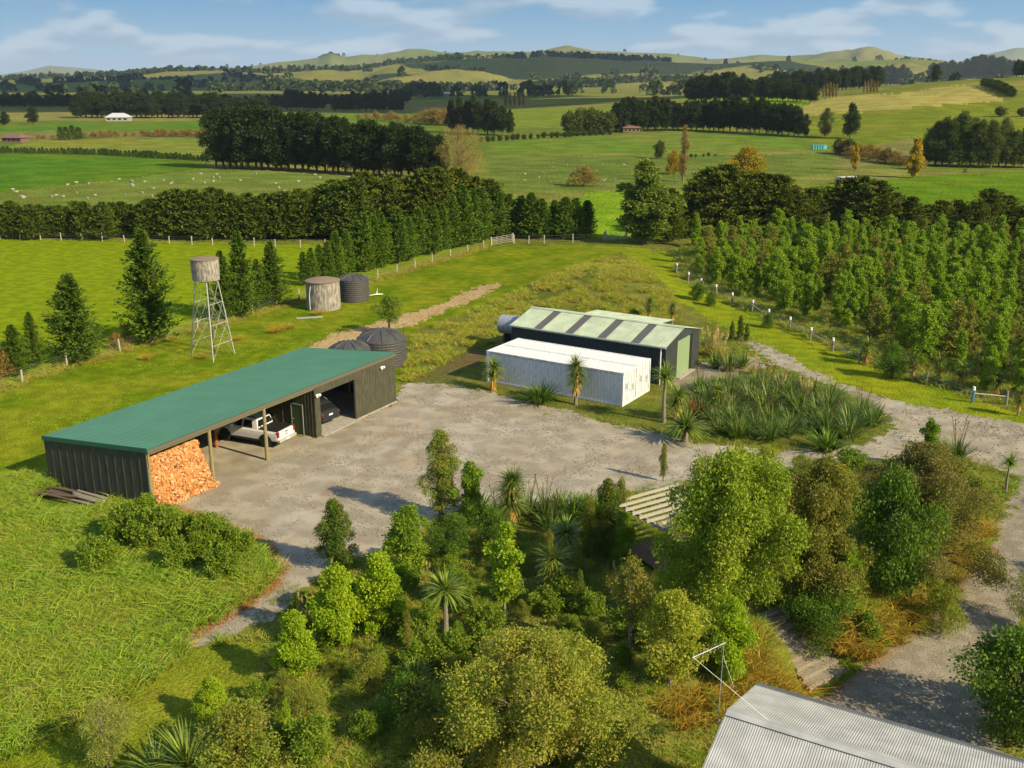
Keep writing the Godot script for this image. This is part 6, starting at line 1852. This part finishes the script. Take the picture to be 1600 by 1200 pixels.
func build_far():
	belt("pine_far", "belt_pine", "tall black-green pine in the belt beyond the sheep field", "pines in the belt beyond the sheep", [[338, 262], [420, 264], [520, 270], [620, 276], [690, 280]], [[338, 172], [400, 166], [470, 176], [520, 184], [600, 188], [650, 196], [690, 212]], 11, 1.05, 7)
	belt("pine_far", "belt_pine", "tall black-green pine in the belt beyond the sheep field", "pines in the belt beyond the sheep", [[340, 250], [690, 262]], [[340, 172], [420, 170], [560, 186], [690, 206]], 22, 1.05, 7)
	stand("bare_brown", "bare_tree", 720, 286, 194, "bare pinkish-brown tree at the end of the dark pine belt", "tree")
	belt("pine_far", "wood_pine", "dark pine in the long wood behind the white-roofed farmhouse", "pines behind the farmhouse", [[120, 184], [330, 184], [420, 186]], [[120, 146], [200, 142], [320, 146], [420, 152]], 8, 1.3, 5)
	belt("pine_far", "plain_pine", "far dark tree in the wood across the western plain", "trees across the western plain", [[-40, 168], [120, 168], [330, 166]], [[-40, 149], [60, 147], [330, 146]], 8, 1.5, 4)
	belt("pine_far", "plain_pine", "far dark tree in the wood across the western plain", "trees across the western plain", [[330, 170], [440, 168], [640, 160]], [[330, 148], [440, 150], [640, 140]], 8, 1.5, 4)
	belt("pine_far", "copse_pine", "dark pine in the small copse on the plain", "pines in the plain copses", [[450, 172], [508, 172]], [[450, 141], [508, 142]], 8, 1.2, 4)
	belt("pine_far", "copse_pine", "dark pine in the small copse on the plain", "pines in the plain copses", [[524, 174], [634, 174]], [[524, 148], [560, 146], [634, 152]], 9, 1.3, 4)
	belt("pine_far", "copse_pine", "dark pine in the small copse on the plain", "pines in the plain copses", [[706, 206], [800, 212]], [[706, 158], [740, 152], [775, 160], [800, 176]], 11, 0.9, 6)
	belt("round_far", "lane_tree", "small round tree in the clipped row by the lane", "round trees by the lane", [[752, 222], [960, 210]], [[752, 213], [960, 200]], 10, 1.1, 2)
	belt("pine_far", "ridge_pine", "dark pine with bare stem in the belt above the lane", "pines above the lane", [[962, 206], [1050, 204], [1150, 206], [1258, 214]], [[962, 156], [1000, 150], [1060, 158], [1150, 150], [1230, 158], [1258, 172]], 9, 0.9, 6)
	belt("round_far", "scrub_tree", "mid-green tree at the foot of the pine belt", "trees below the pine belt", [[890, 212], [960, 208]], [[890, 172], [925, 168], [960, 180]], 12, 0.9, 4)
	belt("pine_far", "hill_pine", "dark pine in the wood on the shoulder of the rolling hill", "pines on the hill shoulder", [[1078, 160], [1180, 156], [1274, 160]], [[1078, 118], [1120, 112], [1200, 122], [1274, 134]], 7, 1.1, 5)
	belt("pine_far", "crest_pine", "dark pine on the skyline wood of the rolling hill", "pines on the hill crest", [[1456, 128], [1520, 122], [1640, 119]], [[1456, 98], [1500, 94], [1530, 87], [1600, 93], [1640, 92]], 6, 1.15, 4)
	belt("pine_far", "crest_pine", "dark pine on the skyline wood of the rolling hill", "pines on the hill crest", [[1210, 146], [1300, 142], [1420, 131]], [[1210, 112], [1300, 106], [1420, 102]], 7, 1.2, 4)
	belt("hedge_tree", "hill_hedge_tree", "dense tree in the short hedge running down the yellow hillside", "hedge on the yellow hillside", [[1536, 134], [1560, 142], [1584, 152]], [[1536, 122], [1560, 126], [1584, 138]], 4, 1.6, 1)
	belt("gum_far", "gum_tree", "tall olive-green gum in the clump above the green field", "gums in the clump", [[1450, 258], [1520, 262], [1620, 262]], [[1450, 196], [1478, 174], [1510, 182], [1560, 196], [1620, 212]], 15, 1.0, 8)
	belt("gum_far", "gum_tree", "tall olive-green gum in the clump above the green field", "gums in the clump", [[1460, 248], [1620, 250]], [[1460, 190], [1490, 176], [1620, 200]], 26, 1.0, 8)
	for q in [["gum_far", 1289, 214, 168, "pale green tree beside the tall pine on the lane bend", 1.0], ["pine_far", 1328, 216, 160, "lone layered pine on the lane bend", 0.9], ["lombardy", 1067, 284, 195, "brown spire-shaped poplar in the sheep field", 1.0], ["willow_gold", 1165, 300, 228, "golden-green willow behind the macrocarpa belt", 1.0], ["autumn", 1427, 278, 214, "yellow poplar at the foot of the gum clump", 0.85], ["autumn", 1335, 266, 222, "thin yellow poplar beside the shrubby lane", 0.6], ["brown_far", 912, 291, 259, "bare reddish round bush in the sheep field", 1.3], ["round_far", 1030, 248, 219, "small round dark tree by the far lane", 0.8], ["willow_gold", 1052, 272, 234, "dark bronze willow beside the brown spire poplar", 0.7], ["pine_far", 52, 194, 166, "single broad dark tree on the plain before the long wood", 1.5], ["pine_far", 8, 196, 174, "dark tree at the edge of the plain beside the broad one", 1.6], ["round_far", 1562, 182, 166, "dark round tree on the green slope", 1.4], ["round_far", 1596, 182, 168, "dark spreading tree on the green slope beyond the round one", 1.5], ["autumn", 1052, 148, 128, "golden tree below the shoulder wood", 1.8], ["brown_far", 1508, 270, 262, "bright red shrub by the gum clump", 1.0]]:
		stand(q[0], "field_tree", q[1], q[2], q[3], q[4], "tree", "", q[5])
	for k in 5:
		stand("lombardy", "bare_poplar", 1286 + k * 5, 153, 130 + rng.randf_range(-2, 3), "pale bare poplar in the row on the hill pasture", "tree", "bare poplars on the hill", 1.2)
		stand("lombardy", "bare_poplar", 1350 + k * 5, 146, 125 + rng.randf_range(-2, 3), "pale bare poplar in the row on the hill pasture", "tree", "bare poplars on the hill", 1.2)
		stand("lombardy", "plain_poplar", 790 + k * 7, 166, 143 + rng.randf_range(-2, 3), "pinkish bare poplar in the row on the plain", "tree", "bare poplars on the plain", 1.3)
	belt("fir_small", "young_fir", "small dark fir in the low row between the green fields", "young firs in the low row", [[0, 239], [150, 242], [326, 252]], [[0, 229], [150, 232], [240, 236], [326, 243]], 5.5, 1.3, 1.6, "conifer")
	belt("fir_small", "young_fir", "small dark fir in the low row between the green fields", "young firs in the low row", [[96, 219], [130, 217]], [[96, 199], [115, 195], [130, 202]], 8, 1.3, 2, "conifer")
	belt("brown_far", "autumn_scrub", "brown autumn scrub along the far ditch", "autumn scrub along the ditches", [[60, 217], [200, 213], [320, 214]], [[60, 209], [200, 204], [320, 200]], 12, 1.3, 3, "bush")
	belt("brown_far", "autumn_scrub", "brown autumn scrub along the far ditch", "autumn scrub along the ditches", [[560, 186], [640, 192], [706, 196]], [[560, 176], [640, 174], [706, 170]], 12, 1.3, 4, "bush")
	belt("brown_far", "lane_scrub", "bronze shrub among the bushes by the far lane", "shrubs by the far lane", [[1308, 240], [1340, 246], [1400, 258], [1440, 266]], [[1308, 218], [1340, 224], [1400, 236], [1440, 250]], 13, 1.0, 6, "bush")
	belt("round_far", "lane_bush", "dark round bush by the far lane", "dark bushes by the far lane", [[1080, 246], [1120, 244]], [[1080, 238], [1120, 238]], 10, 1.0, 3, "bush")
	belt("round_far", "lane_bush", "dark round bush by the far lane", "dark bushes by the far lane", [[1310, 240], [1400, 250], [1430, 262]], [[1310, 216], [1370, 232], [1430, 248]], 18, 1.0, 5, "bush")
	# woods and hedgerows on the hills read as masses: one stand of far trees
	var m := MB.new()
	for k in 26:
		var d := rdir()
		d.y = absf(d.y)
		var p := Vector3(d.x * 5.0, 2.0 + d.y * 9.0, d.z * 5.0)
		var l := rdir() * 6.0
		m.leaf(p - l * 0.5, l, l.cross(rdir()).normalized() * 2.6, tint([Color(0.02, 0.036, 0.014), Color(0.03, 0.05, 0.018)]))
	var shape := m.mesh()
	var xs := []
	var put := func(x: float, z: float, s: float):
		xs.append(Transform3D(Basis(Vector3.UP, rng.randf() * TAU).scaled(Vector3(s * rng.randf_range(0.8, 1.3), s * rng.randf_range(0.8, 1.2), s)), Vector3(x, height(x, z) - 1.0, z)))
	# hedgerows: long lines on the plain and the hills
	for k in 55:
		var zz := -exp(rng.randf_range(log(1700.0), log(5200.0)))
		var x := rng.randf_range(-0.62, 0.62) * -zz
		var a := rng.randf_range(-0.45, 0.45) if rng.randf() < 0.75 else rng.randf_range(1.0, 1.9)
		var n := rng.randi_range(10, 45)
		var st := 11.0
		for i in n:
			for e in (2 if k % 3 == 0 else 1):
				put.call(x + cos(a) * i * st + rng.randf_range(-4, 4), zz + sin(a) * i * st + rng.randf_range(-4, 4) - e * 9.0, rng.randf_range(0.8, 1.5))
	# woods where a noise field is high
	for k in 1600:
		var zz := -exp(rng.randf_range(log(1000.0), log(7000.0)))
		var x := rng.randf_range(-0.62, 0.62) * -zz
		var f := nz.get_noise_2d(x / 620.0, zz / 420.0 + 40.0)
		if f > (0.36 if zz < -2300.0 else 0.3):
			put.call(x, zz, rng.randf_range(1.0, 1.7))
	# knob wood and dark hill woods seen on the skyline
	for q in [[517, 88, 6000.0, 26, 60.0], [340, 112, 3300.0, 60, 130.0], [660, 108, 3300.0, 60, 120.0], [850, 96, 3300.0, 90, 150.0], [960, 103, 3300.0, 50, 120.0], [470, 122, 3000.0, 50, 140.0], [120, 124, 3300.0, 70, 260.0], [250, 119, 3300.0, 60, 160.0]]:
		for k in q[3]:
			var zz: float = -q[2] + rng.randf_range(-1, 1) * q[4] * 0.5
			var x: float = (q[0] - 800.0) / F * q[2] * cos(PITCH) + rng.randf_range(-1, 1) * q[4]
			put.call(x, zz, rng.randf_range(1.0, 1.6))
	print("far wood trees ", xs.size())
	var mm := MultiMesh.new()
	mm.transform_format = MultiMesh.TRANSFORM_3D
	mm.mesh = shape
	mm.instance_count = xs.size()
	for i in xs.size():
		mm.set_instance_transform(i, xs[i])
	var mi := MultiMeshInstance3D.new()
	mi.name = "far_woods"
	mi.multimesh = mm
	mi.material_override = mats["needle"]
	tag(mi, "dark woods and hedgerows scattered over the far plain and hills", "woods", "", "stuff")
	add_child(mi)

# ---------------------------------------------------------------- grass
func scatter(called: String, label: String, meshes: Array, material: String, poly: PackedVector2Array, per: float, lo: float, hi: float, cols: Array, lump := 0.0):
	var lo2 := poly[0]
	var hi2 := poly[0]
	for p in poly:
		lo2 = lo2.min(p)
		hi2 = hi2.max(p)
	var heap := gp(122, 778)
	var pile_at := Vector2(heap.x, heap.z)
	var area := (hi2 - lo2).x * (hi2 - lo2).y
	var lists := []
	for k in meshes.size():
		lists.append([])
	for k in int(area * per):
		var p := Vector2(rng.randf_range(lo2.x, hi2.x), rng.randf_range(lo2.y, hi2.y))
		if absf(p.x / p.y) > 0.66 or not Geometry2D.is_point_in_polygon(p, poly):
			continue
		var f := nz.get_noise_2d(p.x * 0.22, p.y * 0.22)
		if lump > 0.0 and f < rng.randf_range(-0.5, 0.3) * lump:
			continue
		if p.distance_to(pile_at) < 2.6:
			continue
		var s := surface_at(p.x, p.y)
		if s >= 0 and surfaces[s][0] in ["gravel_yard", "driveway", "dirt_track"] and called != "yard_weeds" and called != "gravel_stones" and called != "leaf_litter":
			if rng.randf() < 0.985:
				continue
		var c: Color = cols[0].lerp(cols[1], clampf(0.5 + f * 1.3 + rng.randf_range(-0.25, 0.25), 0, 1))
		lists[rng.randi() % meshes.size()].append([Transform3D(Basis(Vector3.UP, rng.randf() * TAU).scaled(Vector3.ONE * rng.randf_range(lo, hi)), Vector3(p.x, height(p.x, p.y), p.y)), c])
	for k in meshes.size():
		var mm := MultiMesh.new()
		mm.transform_format = MultiMesh.TRANSFORM_3D
		mm.use_colors = true
		mm.mesh = meshes[k]
		mm.instance_count = lists[k].size()
		for i in lists[k].size():
			mm.set_instance_transform(i, lists[k][i][0])
			mm.set_instance_color(i, lists[k][i][1])
		var mi := MultiMeshInstance3D.new()
		mi.name = numbered(called)
		mi.multimesh = mm
		mi.material_override = mats[material]
		tag(mi, label, "grass" if called != "gravel_stones" else "gravel", "", "stuff")
		add_child(mi)
		print(called, " ", lists[k].size())

func build_grass():
	var white := [Color(1, 1, 1), Color(1.08, 1.0, 0.88)]
	var green := [tuft(0.5, 34, 0.22, 0.02, [Color(0.086, 0.165, 0.015), Color(0.124, 0.208, 0.025), Color(0.162, 0.208, 0.040)]), tuft(0.42, 34, 0.25, 0.02, [Color(0.104, 0.175, 0.020), Color(0.066, 0.131, 0.015), Color(0.152, 0.197, 0.040)], 0.8)]
	var straw := [tuft(0.6, 30, 0.2, 0.014, [Color(0.196, 0.218, 0.078), Color(0.123, 0.163, 0.039), Color(0.246, 0.250, 0.108)], 0.9), tuft(0.5, 30, 0.24, 0.014, [Color(0.164, 0.163, 0.059), Color(0.115, 0.141, 0.034), Color(0.213, 0.206, 0.088)], 0.7)]
	var brown := [tuft(0.55, 30, 0.25, 0.016, [Color(0.149, 0.138, 0.048), Color(0.102, 0.128, 0.033), Color(0.181, 0.170, 0.067)], 0.8)]
	var short := [tuft(0.12, 26, 0.2, 0.016, [Color(0.121, 0.196, 0.016), Color(0.181, 0.230, 0.026)], 0.5)]
	var meadow := pxpoly(MEADOW)
	scatter("meadow_grass", "rank green meadow grass below the shed", green, "blade", meadow, 20.0, 0.9, 2.3, [Color(1.0, 1.05, 1.0), Color(1.12, 1.05, 0.95)])
	scatter("meadow_seedheads", "straw seedheads through the rank meadow grass", straw, "dry", meadow, 7.0, 1.0, 1.7, white, 1.2)
	scatter("meadow_brown_grass", "brown dead grass patches in the rank meadow", brown + straw, "dry", meadow, 12.0, 0.9, 1.7, white, 1.9)
	var garden := pxpoly([[285, 1016], [430, 986], [446, 960], [492, 902], [540, 884], [650, 834], [720, 794], [900, 792], [1000, 770], [1200, 744], [1330, 730], [1450, 712], [1540, 726], [1590, 748], [1540, 858], [1440, 963], [1345, 1043], [1284, 1084], [1150, 1180], [1000, 1290], [250, 1290], [330, 1120], [400, 1060], [420, 1000]])
	scatter("garden_grass", "long grass between the garden shrubs", green, "blade", garden, 10.0, 0.6, 1.2, [Color(1.0, 1.05, 1.0), Color(1.12, 1.05, 0.95)], 0.7)
	scatter("garden_dry_grass", "dry brown grass between the garden shrubs", brown + straw, "dry", garden, 7.0, 0.6, 1.2, white, 0.9)
	var bank := pxpoly([[630, 600], [640, 524], [790, 464], [860, 432], [940, 403], [990, 405], [1020, 432], [1056, 472], [1060, 500], [1000, 510], [880, 478], [800, 505], [780, 530], [700, 575], [650, 598]])
	scatter("bank_grass", "tall tawny and green rough grass on the bank behind the gabled shed", brown + straw + [green[0]], "dry", bank, 11.0, 0.9, 1.6, white, 0.4)
	var by_shed := pxpoly([[1085, 520], [1160, 528], [1210, 570], [1280, 596], [1380, 645], [1400, 668], [1345, 692], [1200, 704], [1050, 680], [1040, 600], [1090, 575]])
	scatter("bed_grass", "rough grass round the flax bed", [green[1], green[0], straw[1]], "blade", by_shed, 5.0, 0.5, 1.0, white)
	scatter("plantation_grass", "rough grass under the young plantation trees", [green[0], straw[0], brown[0]], "blade", pxpoly(PLANTATION), 2.6, 1.0, 2.0, white)
	var strip := pxpoly([[-60, 637], [105, 580], [262, 533], [395, 497], [590, 441], [768, 388], [768, 381], [590, 432], [395, 487], [262, 522], [105, 566], [-60, 622]])
	scatter("fence_grass", "tawny uncut grass along the foot of the post fence", straw + brown, "dry", strip, 6.0, 0.7, 1.3, white)
	scatter("mown_grass", "short mown grass of the path and lawn edges", short, "blade", pxpoly(MOWN), 22.0, 0.7, 1.2, white)
	scatter("lawn_grass", "short grass of the lawn behind the long shed", short, "blade", pxpoly([[-60, 755], [-60, 637], [105, 580], [262, 533], [500, 470], [640, 520], [622, 600], [600, 650], [230, 760]]), 5.0, 0.8, 1.5, [Color(1.0, 1.05, 1.0), Color(1.12, 1.05, 0.95)], 0.5)
	scatter("yard_weeds", "low weeds growing through the gravel", short, "blade", pxpoly([[300, 815], [400, 790], [480, 800], [560, 850], [540, 882], [446, 955], [404, 852]]), 3.0, 0.5, 1.1, white, 1.2)
	scatter("yard_weeds", "low weeds growing through the gravel", short, "blade", pxpoly([[690, 600], [850, 632], [1040, 680], [1200, 704], [1100, 694], [950, 680], [800, 645], [700, 625]]), 3.0, 0.5, 1.1, white, 1.3)
	# uncut edges that creep over the gravel and the tracks
	edge(YARD.slice(2, 11) + [], 3.5, 0.5, short + [green[1]])
	edge(YARD.slice(11, 19), 3.5, 0.4, [green[1], straw[1]])
	edge(YARD.slice(18, 27), 4.0, 0.35, short)
	edge(YARD.slice(28, 50), 4.0, 0.4, [green[1], straw[1]])
	edge(TRACK + [TRACK[0]], 3.5, 0.5, short + [straw[1]])
	edge(LAWN_EAST.slice(14, 24), 4.0, 0.35, [straw[1], short[0]])
	edge(DRIVE.slice(0, 6), 4.0, 0.2, [straw[1], green[1]])
	# loose stones on the gravel
	var sm := MB.new()
	for k in 7:
		var c := Vector3(rng.randf_range(-0.3, 0.3), 0.008, rng.randf_range(-0.3, 0.3))
		var s := rng.randf_range(0.018, 0.04)
		sm.box(c, Vector3(s * 1.4, s, s * 1.1), Basis.from_euler(Vector3(rng.randf(), rng.randf() * 6.0, rng.randf())), Color(0.24, 0.225, 0.19) * rng.randf_range(0.7, 1.2))
	scatter("gravel_stones", "loose grey stones on the gravel yard", [sm.mesh()], "dry", pxpoly(YARD), 6.0, 0.7, 1.5, white, 0.5)
	# fallen leaves along the driveway edge
	var lm := MB.new()
	for k in 30:
		var p := Vector3(rng.randf_range(-0.3, 0.3), 0.01 + rng.randf() * 0.03, rng.randf_range(-0.3, 0.3))
		lm.leaf(p, Vector3(rng.randf_range(-1, 1), rng.randf_range(-0.2, 0.3), rng.randf_range(-1, 1)).normalized() * 0.06, Vector3(rng.randf_range(-1, 1), 0, rng.randf_range(-1, 1)).normalized() * 0.018, tint([Color(0.2, 0.09, 0.035), Color(0.28, 0.14, 0.05), Color(0.14, 0.07, 0.03)]))
	scatter("leaf_litter", "brown fallen leaves along the driveway edge", [lm.mesh()], "dry", pxpoly([[1545, 850], [1440, 960], [1345, 1040], [1284, 1082], [1240, 1100], [1300, 1088], [1360, 1046], [1455, 966], [1560, 860]]), 14.0, 0.8, 1.4, white)
	scatter("leaf_litter", "brown fallen bark and leaves on the bare path edges", [lm.mesh()], "dry", pxpoly([[270, 806], [330, 826], [404, 852], [432, 892], [400, 930], [330, 968], [274, 1002], [285, 1014], [345, 975], [415, 935], [452, 890], [420, 846], [340, 812], [280, 790]]), 34.0, 0.8, 1.5, white)

func edge(px: Array, per_m: float, spread: float, meshes: Array):
	var pts := pxpoly(px)
	var lists := []
	for k in meshes.size():
		lists.append([])
	for i in pts.size() - 1:
		for k in int(pts[i].distance_to(pts[i + 1]) * per_m):
			var p := pts[i].lerp(pts[i + 1], rng.randf()) + Vector2(rng.randfn(), rng.randfn()) * spread
			lists[rng.randi() % meshes.size()].append(Transform3D(Basis(Vector3.UP, rng.randf() * TAU).scaled(Vector3.ONE * rng.randf_range(0.4, 0.9)), Vector3(p.x, height(p.x, p.y), p.y)))
	for k in meshes.size():
		var mm := MultiMesh.new()
		mm.transform_format = MultiMesh.TRANSFORM_3D
		mm.mesh = meshes[k]
		mm.instance_count = lists[k].size()
		for i in lists[k].size():
			mm.set_instance_transform(i, lists[k][i])
		var mi := MultiMeshInstance3D.new()
		mi.name = numbered("edge_grass")
		mi.multimesh = mm
		mi.material_override = mats["blade"]
		tag(mi, "ragged grass creeping over the edges of gravel and tracks", "grass", "", "stuff")
		add_child(mi)
